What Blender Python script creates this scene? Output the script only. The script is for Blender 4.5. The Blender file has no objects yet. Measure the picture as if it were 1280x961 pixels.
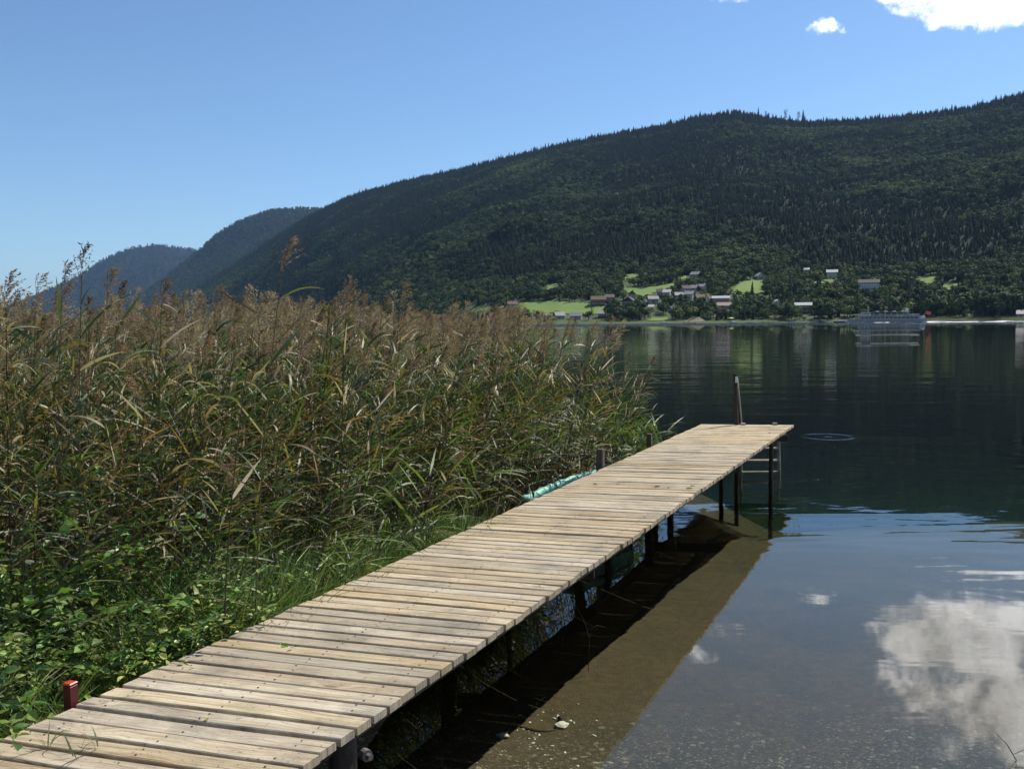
import bpy, math, random
import numpy as np
from mathutils import Vector, Matrix, noise as mnoise
D = bpy.data; SC = bpy.context.scene; COL = SC.collection
R = math.radians
rng = np.random.default_rng(7); random.seed(7)

# ------------------------------------------------------------------ camera
H = 2.325; F = 1150.0; CX, CY = 640.0, 480.5
PITCH = math.atan((CY-402.0)/F); ROLL = R(-0.49)
cam_d = D.cameras.new('camera'); cam = D.objects.new('camera', cam_d); COL.objects.link(cam)
cam_d.sensor_width = 36; cam_d.lens = 36*F/1280; cam_d.clip_start = 0.05; cam_d.clip_end = 60000
MR = Matrix.Rotation(math.pi/2-PITCH, 4, 'X') @ Matrix.Rotation(ROLL, 4, 'Z')
cam.matrix_world = Matrix.Translation((0, 0, H)) @ MR
SC.camera = cam
M3 = np.array(MR.to_3x3())
CAM = np.array([0, 0, H])
def ray(px, py):
    d = M3 @ np.array([(px-CX)/F, -(py-CY)/F, -1.0]); return d/np.linalg.norm(d)
def on_z(px, py, z=0.0):
    d = ray(px, py); t = (z-H)/d[2]; return CAM+d*t
def at_y(px, py, Y):
    d = ray(px, py); return CAM+d*(Y/d[1])
def at_r(px, py, r):
    d = ray(px, py); return CAM+d*(r/math.hypot(d[0], d[1]))
def azel(px, py):
    d = ray(px, py); return math.degrees(math.atan2(d[0], d[1])), math.degrees(math.atan2(d[2], math.hypot(d[0], d[1])))

# ------------------------------------------------------------------ world, sun, exposure
SUN_AZ, SUN_EL = R(50), R(50)
SC.render.engine = 'CYCLES'
SC.view_settings.view_transform = 'Standard'; SC.view_settings.look = 'None'
SC.view_settings.exposure = 0.45; SC.view_settings.gamma = 1.0
cy = SC.cycles
cy.use_denoising = True; cy.denoiser = 'OPENIMAGEDENOISE'
cy.max_bounces = 6; cy.diffuse_bounces = 2; cy.glossy_bounces = 3; cy.transmission_bounces = 3
cy.transparent_max_bounces = 10; cy.volume_bounces = 0
cy.caustics_reflective = False; cy.caustics_refractive = False
cy.use_adaptive_sampling = True; cy.adaptive_threshold = 0.012

def nn(nt, kind, **kw):
    n = nt.nodes.new(kind)
    ins = kw.pop('ins', {})
    for k, v in kw.items(): setattr(n, k, v)
    for k, v in ins.items():
        if isinstance(v, bpy.types.NodeSocket): nt.links.new(v, n.inputs[k])
        else: n.inputs[k].default_value = v
    return n
def math_(nt, op, a, b=None, c=None, clamp=False):
    ins = {0: a}
    if b is not None: ins[1] = b
    if c is not None: ins[2] = c
    n = nn(nt, 'ShaderNodeMath', operation=op, ins=ins); n.use_clamp = clamp; return n.outputs[0]
def mixc(nt, f, a, b, blend='MIX'):
    n = nt.nodes.new('ShaderNodeMix'); n.data_type = 'RGBA'; n.blend_type = blend
    for idx, v in ((0, f), (6, a), (7, b)):
        if isinstance(v, bpy.types.NodeSocket): nt.links.new(v, n.inputs[idx])
        else: n.inputs[idx].default_value = v if idx == 0 or len(v) == 4 else (*v, 1)
    return n.outputs[2]
def ramp(nt, f, stops, interp='LINEAR'):
    n = nt.nodes.new('ShaderNodeValToRGB'); cr = n.color_ramp; cr.interpolation = interp
    while len(cr.elements) < len(stops): cr.elements.new(0.5)
    for e, (p, c) in zip(cr.elements, stops):
        e.position = p; e.color = (c, c, c, 1) if isinstance(c, (int, float)) else (*c, 1)
    nt.links.new(f, n.inputs[0]); return n.outputs[0]
def maprange(nt, v, a, b, c=0.0, d=1.0, smooth=False):
    n = nt.nodes.new('ShaderNodeMapRange'); n.clamp = True
    if smooth: n.interpolation_type = 'SMOOTHSTEP'
    for i, x in enumerate((v, a, b, c, d)):
        if isinstance(x, bpy.types.NodeSocket): nt.links.new(x, n.inputs[i])
        else: n.inputs[i].default_value = x
    return n.outputs[0]

W = D.worlds.new('World'); SC.world = W; W.use_nodes = True
nt = W.node_tree; bg = nt.nodes['Background']
sky = nn(nt, 'ShaderNodeTexSky', sky_type='NISHITA', sun_disc=False, sun_elevation=SUN_EL, sun_rotation=SUN_AZ,
         altitude=500, air_density=1.0, dust_density=0.5, ozone_density=1.6)
tc = nn(nt, 'ShaderNodeTexCoord')
sep = nn(nt, 'ShaderNodeSeparateXYZ', ins={0: tc.outputs['Generated']})
X, Y, Z = sep.outputs
az = math_(nt, 'MULTIPLY', math_(nt, 'ARCTAN2', X, Y), 57.29578)
hz = math_(nt, 'SQRT', math_(nt, 'ADD', math_(nt, 'MULTIPLY', X, X), math_(nt, 'MULTIPLY', Y, Y)))
el = math_(nt, 'MULTIPLY', math_(nt, 'ARCTAN2', Z, hz), 57.29578)
cn = nn(nt, 'ShaderNodeTexNoise', ins={'Vector': tc.outputs['Generated'], 'Scale': 9.0, 'Detail': 9.0, 'Roughness': 0.62, 'Distortion': 0.25})
cn2 = nn(nt, 'ShaderNodeTexNoise', ins={'Vector': tc.outputs['Generated'], 'Scale': 34.0, 'Detail': 6.0, 'Roughness': 0.6})
# cumulus banks: (azimuth, elevation, half width, half height, density)
a0, e0 = azel(1210, 8); a1, e1 = azel(1035, 35); a2, e2 = azel(912, 0)
clouds = [(30.0, 20.6, 7.2, 2.4, .9), (a0, e0+1.0, 4.0, 2.0, 1.25), (a1+.25, e1+.02, 1.0, .40, .22), (a2, e2+.2, 1.3, .5, .6),
          (19.4, 20.0, 1.2, .8, .12), (13.0, 19.6, 1.2, .6, .1), (48, 24, 9, 4, .9), (75, 17, 12, 3, .8),
          (-70, 22, 12, 4, .7), (140, 25, 25, 6, .8), (-140, 20, 20, 5, .7), (5, 62, 16, 6, .5)]
mask = None
for (ca, ce, wa, we, dn) in clouds:
    da = math_(nt, 'DIVIDE', math_(nt, 'SUBTRACT', az, ca), wa)
    de = math_(nt, 'DIVIDE', math_(nt, 'SUBTRACT', el, ce), we)
    d2 = math_(nt, 'ADD', math_(nt, 'MULTIPLY', da, da), math_(nt, 'MULTIPLY', de, de))
    m = math_(nt, 'MULTIPLY', math_(nt, 'SUBTRACT', 1.0, math_(nt, 'MULTIPLY', d2, .62)), dn)
    mask = m if mask is None else math_(nt, 'MAXIMUM', mask, m)
mask = math_(nt, 'MAXIMUM', mask, -1.0)
nz = math_(nt, 'ADD', math_(nt, 'MULTIPLY', math_(nt, 'SUBTRACT', cn.outputs[0], .5), 3.2), math_(nt, 'MULTIPLY', math_(nt, 'SUBTRACT', cn2.outputs[0], .5), 1.5))
dens = maprange(nt, math_(nt, 'ADD', mask, nz), .12, .75, 0, 1, True)
cshade = maprange(nt, math_(nt, 'ADD', cn2.outputs[0], math_(nt, 'MULTIPLY', cn.outputs[0], .6)), .60, .95, 10, 25)
ccol = nn(nt, 'ShaderNodeCombineColor', ins={0: cshade, 1: cshade, 2: math_(nt, 'MULTIPLY', cshade, 1.03)})
skyt = mixc(nt, 1.0, sky.outputs[0], (.78, .96, 1.12), 'MULTIPLY')
nt.links.new(mixc(nt, dens, skyt, ccol.outputs[0]), bg.inputs[0])
bg.inputs[1].default_value = 0.088

sd = D.lights.new('sun', 'SUN'); sd.energy = 4.9; sd.angle = R(.53); sd.color = (1.0, .94, .83)
so = D.objects.new('sun', sd); COL.objects.link(so)
sv = Vector((math.sin(SUN_AZ)*math.cos(SUN_EL), math.cos(SUN_AZ)*math.cos(SUN_EL), math.sin(SUN_EL)))
so.rotation_euler = (-sv).to_track_quat('-Z', 'Y').to_euler(); so.location = (0, 0, 50)

# ------------------------------------------------------------------ helpers
class MB:
    """collects shapes that become one mesh"""
    def __init__(s): s.v = []; s.f = []; s.m = []; s.c = []
    def add(s, vs, fs, mi=0, col=(1, 1, 1)):
        b = len(s.v); s.v.extend([tuple(map(float, p)) for p in vs])
        s.c.extend([col]*len(vs) if not isinstance(col, list) else col)
        for f in fs: s.f.append(tuple(b+i for i in f)); s.m.append(mi)
    def box(s, c, d, mi=0, rz=0.0, M=None, col=(1, 1, 1), bev=0.0):
        x, y, z = [k/2 for k in d]
        if bev > 0:
            o = []
            for zz, ins in ((-z, bev), (-z+bev, 0), (z-bev, 0), (z, bev)):
                for (sx, sy) in ((-1, -1), (1, -1), (1, 1), (-1, 1)): o.append((sx*(x-ins), sy*(y-ins), zz))
            fs = [(3, 2, 1, 0), (12, 13, 14, 15)]
            for k in range(3):
                for i in range(4): fs.append((k*4+i, k*4+(i+1) % 4, k*4+4+(i+1) % 4, k*4+4+i))
        else:
            o = [(-x, -y, -z), (x, -y, -z), (x, y, -z), (-x, y, -z), (-x, -y, z), (x, -y, z), (x, y, z), (-x, y, z)]
            fs = [(3, 2, 1, 0), (4, 5, 6, 7), (0, 1, 5, 4), (1, 2, 6, 5), (2, 3, 7, 6), (3, 0, 4, 7)]
        T = Matrix.Translation(c) @ Matrix.Rotation(rz, 4, 'Z')
        if M is not None: T = Matrix.Translation(c) @ M
        s.add([T @ Vector(p) for p in o], fs, mi, col)
    def tube(s, pts, rad, n=8, mi=0, col=(1, 1, 1), cap=True):
        pts = [Vector(p) for p in pts]; rad = [rad]*len(pts) if isinstance(rad, (int, float)) else rad
        vs = []; up = Vector((0.13, .2, 1)).normalized(); prev = None
        for i, p in enumerate(pts):
            t = (pts[min(i+1, len(pts)-1)]-pts[max(i-1, 0)]).normalized()
            a = prev if prev is not None else (up if abs(t.dot(up)) < .9 else Vector((1, 0, 0)))
            a = (a-t*a.dot(t)).normalized(); prev = a; b = t.cross(a)
            for k in range(n):
                th = 2*math.pi*k/n; vs.append(p+(a*math.cos(th)+b*math.sin(th))*rad[i])
        fs = []
        for i in range(len(pts)-1):
            for k in range(n): fs.append((i*n+k, i*n+(k+1) % n, (i+1)*n+(k+1) % n, (i+1)*n+k))
        if cap: fs.append(tuple(range(n))[::-1]); fs.append(tuple(range((len(pts)-1)*n, len(pts)*n)))
        s.add(vs, fs, mi, col)
    def build(s, name, mats, parent=None, smooth=False, loc=None):
        me = D.meshes.new(name); me.from_pydata(s.v, [], s.f)
        for m in (mats if isinstance(mats, (list, tuple)) else [mats]): me.materials.append(m)
        if len(s.f):
            me.polygons.foreach_set('material_index', s.m)
            if smooth: me.polygons.foreach_set('use_smooth', [True]*len(s.f))
        ca = me.color_attributes.new('Col', 'FLOAT_COLOR', 'POINT')
        ca.data.foreach_set('color', np.column_stack([np.array(s.c, float).reshape(-1, 3), np.ones(len(s.v))]).ravel())
        o = D.objects.new(name, me)
        if parent is not False: COL.objects.link(o)
        if parent: o.parent = parent
        if loc is not None: o.location = loc
        return o
def tag(o, label=None, cat=None, group=None, kind=None):
    if label: o['label'] = label
    if cat: o['category'] = cat
    if group: o['group'] = group
    if kind: o['kind'] = kind
    return o
def empty(name, loc=(0, 0, 0), rz=0.0, label=None, cat=None, group=None):
    o = D.objects.new(name, None); COL.objects.link(o); o.location = loc; o.rotation_euler = (0, 0, rz); o.empty_display_size = .2
    return tag(o, label, cat, group)
CH = {}
def copy_tree(o, parent=None):
    c = o.copy(); COL.objects.link(c)
    if parent: c.parent = parent
    for ch in CH.get(o.name) or [k for k in o.children]: copy_tree(ch, c)
    return c

# ------------------------------------------------------------------ materials
MATS = {}
def pmat(name, col, rough=.8, spec=.5, metal=0.0, noise_s=None, noise_a=.25, bump=0.0, bscale=40., coord='Object'):
    m = D.materials.new(name); m.use_nodes = True; nt = m.node_tree; b = nt.nodes['Principled BSDF']
    b.inputs['Roughness'].default_value = rough; b.inputs['Metallic'].default_value = metal
    b.inputs['Specular IOR Level'].default_value = spec
    b.inputs['Base Color'].default_value = (*col, 1)
    if noise_s or bump:
        t = nn(nt, 'ShaderNodeTexCoord')
        n = nn(nt, 'ShaderNodeTexNoise', ins={'Vector': t.outputs[coord], 'Scale': noise_s or bscale, 'Detail': 5.0, 'Roughness': .6})
        if noise_s:
            lo = tuple(c*(1-noise_a) for c in col); hi = tuple(min(1, c*(1+noise_a)) for c in col)
            nt.links.new(ramp(nt, n.outputs[0], [(.3, lo), (.7, hi)]), b.inputs['Base Color'])
        if bump:
            n2 = nn(nt, 'ShaderNodeTexNoise', ins={'Vector': t.outputs[coord], 'Scale': bscale, 'Detail': 4.0})
            bp = nn(nt, 'ShaderNodeBump', ins={'Strength': bump, 'Distance': .02, 'Height': n2.outputs[0]})
            nt.links.new(bp.outputs[0], b.inputs['Normal'])
    MATS[name] = m; return m
def leafmat(name, trans=.35, rough=.45, spec=.5, var=.25, tint=(1, 1, 1)):
    """leaf blades: colour from the leaf's own attribute, light passing through"""
    m = D.materials.new(name); m.use_nodes = True; nt = m.node_tree; b = nt.nodes['Principled BSDF']
    at = nn(nt, 'ShaderNodeAttribute', attribute_name='Col')
    oi = nn(nt, 'ShaderNodeObjectInfo')
    hsv = nn(nt, 'ShaderNodeHueSaturation', ins={'Color': at.outputs[0], 'Value': maprange(nt, oi.outputs['Random'], 0, 1, 1-var, 1+var),
                                                'Hue': maprange(nt, oi.outputs['Random'], 0, 1, .515, .485)})
    c = mixc(nt, 1.0, hsv.outputs[0], tint, 'MULTIPLY')
    nt.links.new(c, b.inputs['Base Color']); b.inputs['Roughness'].default_value = rough
    b.inputs['Specular IOR Level'].default_value = spec
    tr = nn(nt, 'ShaderNodeBsdfTranslucent', ins={0: mixc(nt, 1.0, c, (1.15, 1.2, .65), 'MULTIPLY')})
    mx = nn(nt, 'ShaderNodeMixShader', ins={0: trans, 1: b.outputs[0], 2: tr.outputs[0]})
    nt.links.new(mx.outputs[0], nt.nodes['Material Output'].inputs[0]); return m
reed_leaf = leafmat('reed_leaf', .34, .48, .4); plume_m = leafmat('reed_plume', .3, .7, .2, .2)
shrub_leaf = leafmat('shrub_leaf', .3, .42, .5, .15); grass_m = leafmat('grass_blade', .3, .5, .4, .2)
crown_m = leafmat('tree_crown', .12, .75, .15, .35); conifer_m = leafmat('conifer_crown', .04, .8, .12, .22)
bark = pmat('bark', (.09, .07, .05), .9, .2, noise_s=4)
dark_wood = pmat('shade_dark_wood', (.045, .035, .027), .75, .3, noise_s=7, noise_a=.5, bump=.4, bscale=30)  # under-deck shade of posts and beams put into the wood colour
grey_wood = pmat('grey_wood', (.085, .07, .055), .85, .25, noise_s=9, noise_a=.35, bump=.4, bscale=40)
steel = pmat('galvanised_steel', (.45, .46, .46), .35, .5, .8, noise_s=15, noise_a=.2)
# ------------------------------------------------------------------ jetty lines (needed by the banks)
DZ = .725; Hd = H-DZ
def deck_pt(px, py): p = on_z(px, py, DZ); return np.array([p[0], p[1]])
Lp = [deck_pt(*p) for p in ((13, 922), (46, 908), (154.5, 856), (267, 802), (428, 729.7), (640, 633.5), (756, 583.5), (880, 530))]
Rp = [deck_pt(*p) for p in ((386, 955), (471, 894.5), (566, 824), (670, 750.6), (748, 700), (860, 621), (993, 531))]
lc = np.polyfit([p[1] for p in Lp], [p[0] for p in Lp], 1); rc = np.polyfit([p[1] for p in Rp], [p[0] for p in Rp], 1)
def LX(y): return lc[0]*y+lc[1]
def RX(y): return rc[0]*y+rc[1]
yl = [deck_pt(*p)[1] for p in ((46, 908), (154.5, 856), (428, 729.7), (880, 530))]
yr = [deck_pt(*p)[1] for p in ((386, 955), (471, 894.5), (670, 750.6), (993, 531))]
sk = [a-b for a, b in zip(yl, yr)]
def skew(y): return float(np.interp(y, yr, sk))
YEND = yr[-1]

def sstep(a, b, x):
    t = np.clip((np.asarray(x, float)-a)/(b-a), 0, 1); return t*t*(3-2*t)
def dock_off(x, y):   # signed distance to the right of the centre line
    return (x-(LX(y)+RX(y))/2)*.905
RY = [-30, -8, 0, 1.8, 3, 4, 6, 9, 12, 15, 20, 40, 90]; RZ = [3.5, 1.6, .75, .3, -.02, -.14, -.27, -.40, -.62, -1.2, -2.6, -4.5, -5.5]
LY = [-30, -8, 0, 3, 5, 7, 10, 14, 20, 30, 60, 120]; LZ = [3.5, 1.8, .8, .48, .34, .10, -.15, -.4, -1.1, -2.5, -4.5, -5.5]
def zg(x, y):
    x = np.asarray(x, float); y = np.asarray(y, float)
    u = dock_off(x, np.clip(y, -5, 15)); w = sstep(-1.1, .4, u)
    yl_ = y-np.clip(-x-6, 0, 200)*.35
    yr_ = y-np.clip(x-4, 0, 200)*.15
    b = np.interp(yl_, LY, LZ)*(1-w)+np.interp(yr_, RY, RZ)*w
    b = b+.03*np.sin(x*1.7+y*.6)*np.cos(y*1.3-x*.4)+.015*np.sin(x*5.1)*np.sin(y*4.3)
    return b
def grid_mesh(name, xs, ys, zf, mat, smooth=True, parent=None):
    Xg, Yg = np.meshgrid(xs, ys); Zg = zf(Xg, Yg); nx, ny = len(xs), len(ys)
    me = D.meshes.new(name); v = np.column_stack([Xg.ravel(), Yg.ravel(), Zg.ravel()])
    i = np.arange((ny-1)*(nx-1)); r = i//(nx-1); c = i % (nx-1); a = r*nx+c
    f = np.column_stack([a, a+1, a+nx+1, a+nx])
    me.from_pydata(v.tolist(), [], f.tolist()); me.materials.append(mat)
    me.polygons.foreach_set('use_smooth', [smooth]*len(f))
    o = D.objects.new(name, me); COL.objects.link(o); return o

# lake bed / bank material: gravel near the edge, silt further out
gm = D.materials.new('lake_bed_gravel'); gm.use_nodes = True; nt = gm.node_tree; b = nt.nodes['Principled BSDF']
t = nn(nt, 'ShaderNodeTexCoord'); O = t.outputs['Object']
sp = nn(nt, 'ShaderNodeSeparateXYZ', ins={0: O})
v1 = nn(nt, 'ShaderNodeTexVoronoi', ins={'Vector': O, 'Scale': 80.0, 'Randomness': 1.0})
v2 = nn(nt, 'ShaderNodeTexVoronoi', ins={'Vector': O, 'Scale': 34.0, 'Randomness': 1.0})
n1 = nn(nt, 'ShaderNodeTexNoise', ins={'Vector': O, 'Scale': 1.3, 'Detail': 6.0, 'Roughness': .65})
n2 = nn(nt, 'ShaderNodeTexNoise', ins={'Vector': O, 'Scale': 14.0, 'Detail': 6.0, 'Roughness': .7})
s1 = nn(nt, 'ShaderNodeSeparateColor', ins={0: v1.outputs['Color']}); s2 = nn(nt, 'ShaderNodeSeparateColor', ins={0: v2.outputs['Color']})
peb = ramp(nt, s1.outputs[0], [(0, (.022, .018, .010)), (.45, (.05, .04, .022)), (.8, (.08, .067, .042)), (.93, (.14, .122, .085)), (1, (.32, .30, .24))])
peb2 = ramp(nt, s2.outputs[1], [(0, (.05, .04, .022)), (.7, (.15, .12, .07)), (1, (.38, .34, .26))])
pebs = mixc(nt, ramp(nt, s2.outputs[0], [(.9, 0.), (.93, 1.)]), peb, peb2)
silt = ramp(nt, n2.outputs[0], [(.3, (.042, .029, .011)), (.55, (.070, .049, .019)), (.75, (.098, .071, .031))])
gf = math_(nt, 'MULTIPLY', maprange(nt, math_(nt, 'ADD', sp.outputs[1], math_(nt, 'MULTIPLY', n1.outputs[0], 3.4)), 6.4, 8.3, 1, 0, True), .85)
bedc = mixc(nt, gf, silt, pebs)
bedc = mixc(nt, math_(nt, 'MULTIPLY', maprange(nt, n1.outputs[0], .38, .54, 1, 0), .62), bedc, (.036, .034, .014))
deep = maprange(nt, sp.outputs[2], -1.1, -3.0, 0, 1)
bedc = mixc(nt, deep, bedc, (.046, .064, .046))
land = maprange(nt, math_(nt, 'ADD', sp.outputs[2], math_(nt, 'MULTIPLY', n2.outputs[0], .1)), .06, .16, 0, 1)
soil = ramp(nt, n2.outputs[0], [(.3, (.02, .017, .01)), (.6, (.05, .042, .024)), (.8, (.075, .07, .035))])
nt.links.new(mixc(nt, land, bedc, soil), b.inputs['Base Color']); b.inputs['Roughness'].default_value = .85; b.inputs['Specular IOR Level'].default_value = .2
bp = nn(nt, 'ShaderNodeBump', ins={'Strength': .5, 'Distance': .012, 'Height': math_(nt, 'ADD', math_(nt, 'MULTIPLY', v1.outputs['Distance'], -1.0), n2.outputs[0])})
nt.links.new(bp.outputs[0], b.inputs['Normal'])
def axis(lo, hi, step, far):
    a = list(np.arange(lo, hi+1e-6, step)); s = step; x = hi
    while x < far: s *= 1.35; x += s; a.append(x)
    s = step; x = lo
    while x > -far: s *= 1.35; x -= s; a.insert(0, x)
    return np.array(a)
bed = grid_mesh('lake_bed', axis(-12, 14, .2, 16000), axis(-3, 22, .2, 16000), zg, gm)
tag(bed, kind='structure')

# ------------------------------------------------------------------ water: clear, absorbing, mirror-like with ripples
wm = D.materials.new('lake_water'); wm.use_nodes = True; nt = wm.node_tree
nt.nodes.remove(nt.nodes['Principled BSDF']); out = nt.nodes['Material Output']
ge = nn(nt, 'ShaderNodeNewGeometry'); P = ge.outputs['Position']
sp = nn(nt, 'ShaderNodeSeparateXYZ', ins={0: P}); PX, PY, PZ = sp.outputs
dist = nn(nt, 'ShaderNodeVectorMath', operation='LENGTH', ins={0: P}).outputs['Value']
mp = nn(nt, 'ShaderNodeMapping', ins={0: P, 'Rotation': (0, 0, R(12)), 'Scale': (.75, 1.5, 1)})
wa = nn(nt, 'ShaderNodeTexNoise', ins={'Vector': mp.outputs[0], 'Scale': .9, 'Detail': 3.0, 'Roughness': .5, 'Distortion': .4})
wb = nn(nt, 'ShaderNodeTexNoise', ins={'Vector': mp.outputs[0], 'Scale': 6.0, 'Detail': 3.0, 'Roughness': .55})
wc = nn(nt, 'ShaderNodeTexNoise', ins={'Vector': P, 'Scale': .05, 'Detail': 3.0})
we_ = nn(nt, 'ShaderNodeTexNoise', ins={'Vector': mp.outputs[0], 'Scale': .28, 'Detail': 2.0})
# amplitude zones (metres): calm near the bank, light ripple mid lake, breeze along the far shore
rip = maprange(nt, dist, 9, 30, 0, 1, True)
patch = maprange(nt, wc.outputs[0], .38, .62, .35, 1.0, True)
h1 = math_(nt, 'MULTIPLY', wa.outputs[0], math_(nt, 'MULTIPLY', maprange(nt, dist, 7, 14, .004, .012, True), patch))
h2 = math_(nt, 'MULTIPLY', wb.outputs[0], math_(nt, 'MULTIPLY', maprange(nt, dist, 6, 40, .0003, .0022, True), patch))
h4 = math_(nt, 'MULTIPLY', we_.outputs[0], maprange(nt, dist, 9, 13, .008, .03, True))
ws_ = nn(nt, 'ShaderNodeTexNoise', ins={'Vector': nn(nt, 'ShaderNodeMapping', ins={0: P, 'Rotation': (0, 0, R(-6)), 'Scale': (.30, 1.7, 1)}).outputs[0], 'Scale': 1.0, 'Detail': 2.0, 'Distortion': .3})
h4 = math_(nt, 'ADD', h4, math_(nt, 'MULTIPLY', ws_.outputs[0], math_(nt, 'MULTIPLY', maprange(nt, dist, 8.5, 10.2, 0, 1, True), maprange(nt, dist, 10.8, 13.5, .011, .0016, True))))
hh = math_(nt, 'ADD', math_(nt, 'ADD', h1, h2), h4)
breeze = math_(nt, 'MULTIPLY', maprange(nt, math_(nt, 'ADD', dist, math_(nt, 'MULTIPLY', wc.outputs[0], 90)), 395, 440, 0, 1, True), 1.0)
wd = nn(nt, 'ShaderNodeTexNoise', ins={'Vector': P, 'Scale': .9, 'Detail': 3.0, 'Roughness': .6})

# rings left by a fish
rc_ = on_z(1035, 545.5)
for (cx, cy_, rr, amp) in ((rc_[0], rc_[1], .50, .006), (rc_[0], rc_[1], .06, .007)):
    dv = nn(nt, 'ShaderNodeVectorMath', operation='DISTANCE', ins={0: P, 1: (cx, cy_, 0)}).outputs['Value']
    q = math_(nt, 'DIVIDE', math_(nt, 'SUBTRACT', math_(nt, 'ADD', dv, math_(nt, 'MULTIPLY', wb.outputs[0], .06)), rr), .045)
    g = math_(nt, 'MULTIPLY', math_(nt, 'EXPONENT', math_(nt, 'MULTIPLY', math_(nt, 'MULTIPLY', q, q), -1.0)), amp)
    hh = math_(nt, 'ADD', hh, g)
bp0 = nn(nt, 'ShaderNodeBump', ins={'Strength': 1.0, 'Distance': 1.0, 'Height': hh})
# wave facets too small to resolve from far away tilt the mirror directly
f1 = nn(nt, 'ShaderNodeTexNoise', ins={'Vector': nn(nt, 'ShaderNodeMapping', ins={0: P, 'Scale': (.6, 1.0, 1)}).outputs[0], 'Scale': 1.1, 'Detail': 4.0, 'Roughness': .6})
fa = math_(nt, 'ADD', math_(nt, 'MULTIPLY', breeze, maprange(nt, PX, 200, 270, 3.0, 4.2, True)), math_(nt, 'MULTIPLY', maprange(nt, dist, 14, 90, 0, .022, True), patch))
fv = nn(nt, 'ShaderNodeVectorMath', operation='SUBTRACT', ins={0: f1.outputs['Color'], 1: (.5, .5, .5)})
fs1 = nn(nt, 'ShaderNodeVectorMath', operation='MULTIPLY', ins={0: fv.outputs[0], 1: (1, 1, 0)})
fs2 = nn(nt, 'ShaderNodeVectorMath', operation='SCALE', ins={0: fs1.outputs[0]}); nt.links.new(fa, fs2.inputs['Scale'])
bpn = nn(nt, 'ShaderNodeVectorMath', operation='ADD', ins={0: bp0.outputs[0], 1: fs2.outputs[0]})
bp = nn(nt, 'ShaderNodeVectorMath', operation='NORMALIZE', ins={0: bpn.outputs[0]})
fr = nn(nt, 'ShaderNodeFresnel', ins={'IOR': 1.34, 'Normal': bp.outputs[0]})
gl = nn(nt, 'ShaderNodeBsdfGlossy', ins={'Color': (1, 1, 1, 1), 'Roughness': 0.0, 'Normal': bp.outputs[0]})
trn = nn(nt, 'ShaderNodeBsdfTransparent', ins={0: (.96, .98, .97, 1)})
mx = nn(nt, 'ShaderNodeMixShader', ins={0: fr.outputs[0], 1: trn.outputs[0], 2: gl.outputs[0]})
nt.links.new(mx.outputs[0], out.inputs['Surface'])
va = nn(nt, 'ShaderNodeVolumeAbsorption', ins={'Color': (.40, .60, .50, 1), 'Density': .27})
nt.links.new(va.outputs[0], out.inputs['Volume'])
w = MB(); w.box((0, 0, -20), (34000, 34000, 40)); wo = w.build('water', wm); tag(wo, kind='structure')
# ------------------------------------------------------------------ hills
def skyl(pts):
    q = sorted([azel(*p) for p in pts]); return [a for a, e in q], [math.tan(R(e)) for a, e in q]
SA = skyl([(240, 362), (300, 322), (350, 289), (380, 270), (410, 254), (440, 240), (480, 229), (530, 217), (550, 213), (600, 201), (640, 191), (700, 176), (760, 164),
           (840, 149), (880, 139), (920, 135), (960, 142), (1000, 147), (1100, 143), (1200, 131), (1280, 111)])
SA = ([-40, -22]+SA[0]+[38, 50, 70], [-.02, -.005]+SA[1]+[.29, .25, .15])
SB = skyl([(120, 400), (160, 380), (200, 352), (225, 333), (250, 313), (270, 294), (300, 276), (340, 263), (370, 261), (400, 262), (450, 275), (600, 330)])
SB = ([-40]+SB[0]+[30], [-.0]+SB[1]+[.03])
SCx = skyl([(0, 387), (30, 377), (60, 364), (100, 345), (130, 325), (160, 312), (190, 307), (245, 313), (290, 330), (400, 370)])
SCx = ([-60, -40]+SCx[0]+[30], [.015, .01]+SCx[1]+[.01])
A0 = ([-40, -19, -14, -10, -5, 0, 3, 12, 30, 50, 70], [4200, 3100, 2100, 1500, 1000, 760, 700, 680, 690, 640, 560])
A1 = ([-40, -19, -10, 0, 10, 30, 70], [5200, 4200, 3300, 2700, 2450, 2300, 2100])
def vn(x, y, s, seed=0.0):   # vectorised smooth noise from sines
    x = x/s+seed; y = y/s-seed*.7
    return (np.sin(x*1.3+1.7*np.sin(y*.9+seed))*np.cos(y*1.1+1.3*np.sin(x*.7))+.5*np.sin(x*2.9-y*2.3+seed)*np.cos(y*3.1+x*1.9))/1.5
def hillA(x, y):
    r = np.hypot(x, y); a = np.degrees(np.arctan2(x, y))
    r0 = np.interp(a, A0[0], A0[1]); r1 = np.interp(a, A1[0], A1[1]); top = np.interp(a, SA[0], SA[1])*r1+H
    t = (r-r0)/(r1-r0); tt = np.clip(t, 0, 1)
    ga = np.interp(tt, [0, .02, .08, .16, .24, .5, .8, 1], [0, .018, .125, .257, .40, .69, .915, 1])
    z = np.maximum(top-15*np.clip(top/200, 0, 1), .5*top)/r1*r*ga/np.where(t > 1, r/r1, 1)
    amp = np.clip(top/400, 0, 1)*sstep(.14, .35, tt)*(1-sstep(.82, .97, tt))
    z = z+amp*(26*vn(x, y, 260, 2.)+12*vn(x, y, 95, 5.)+5*vn(x, y, 40, 1.))*np.interp(tt, [0, .5, .8], [1, 1, .35])
    z = z+sstep(.02, .06, tt)*(1-sstep(.2, .4, tt))*2.5*vn(x, y, 60, 3.)
    z = np.where(t > 1, z-(t-1)*(r1-r0)*.45, z)
    return np.where(t < 0, np.maximum((r-r0)*.05, -6), z+.35*np.clip(t*200, 0, 1))
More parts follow.
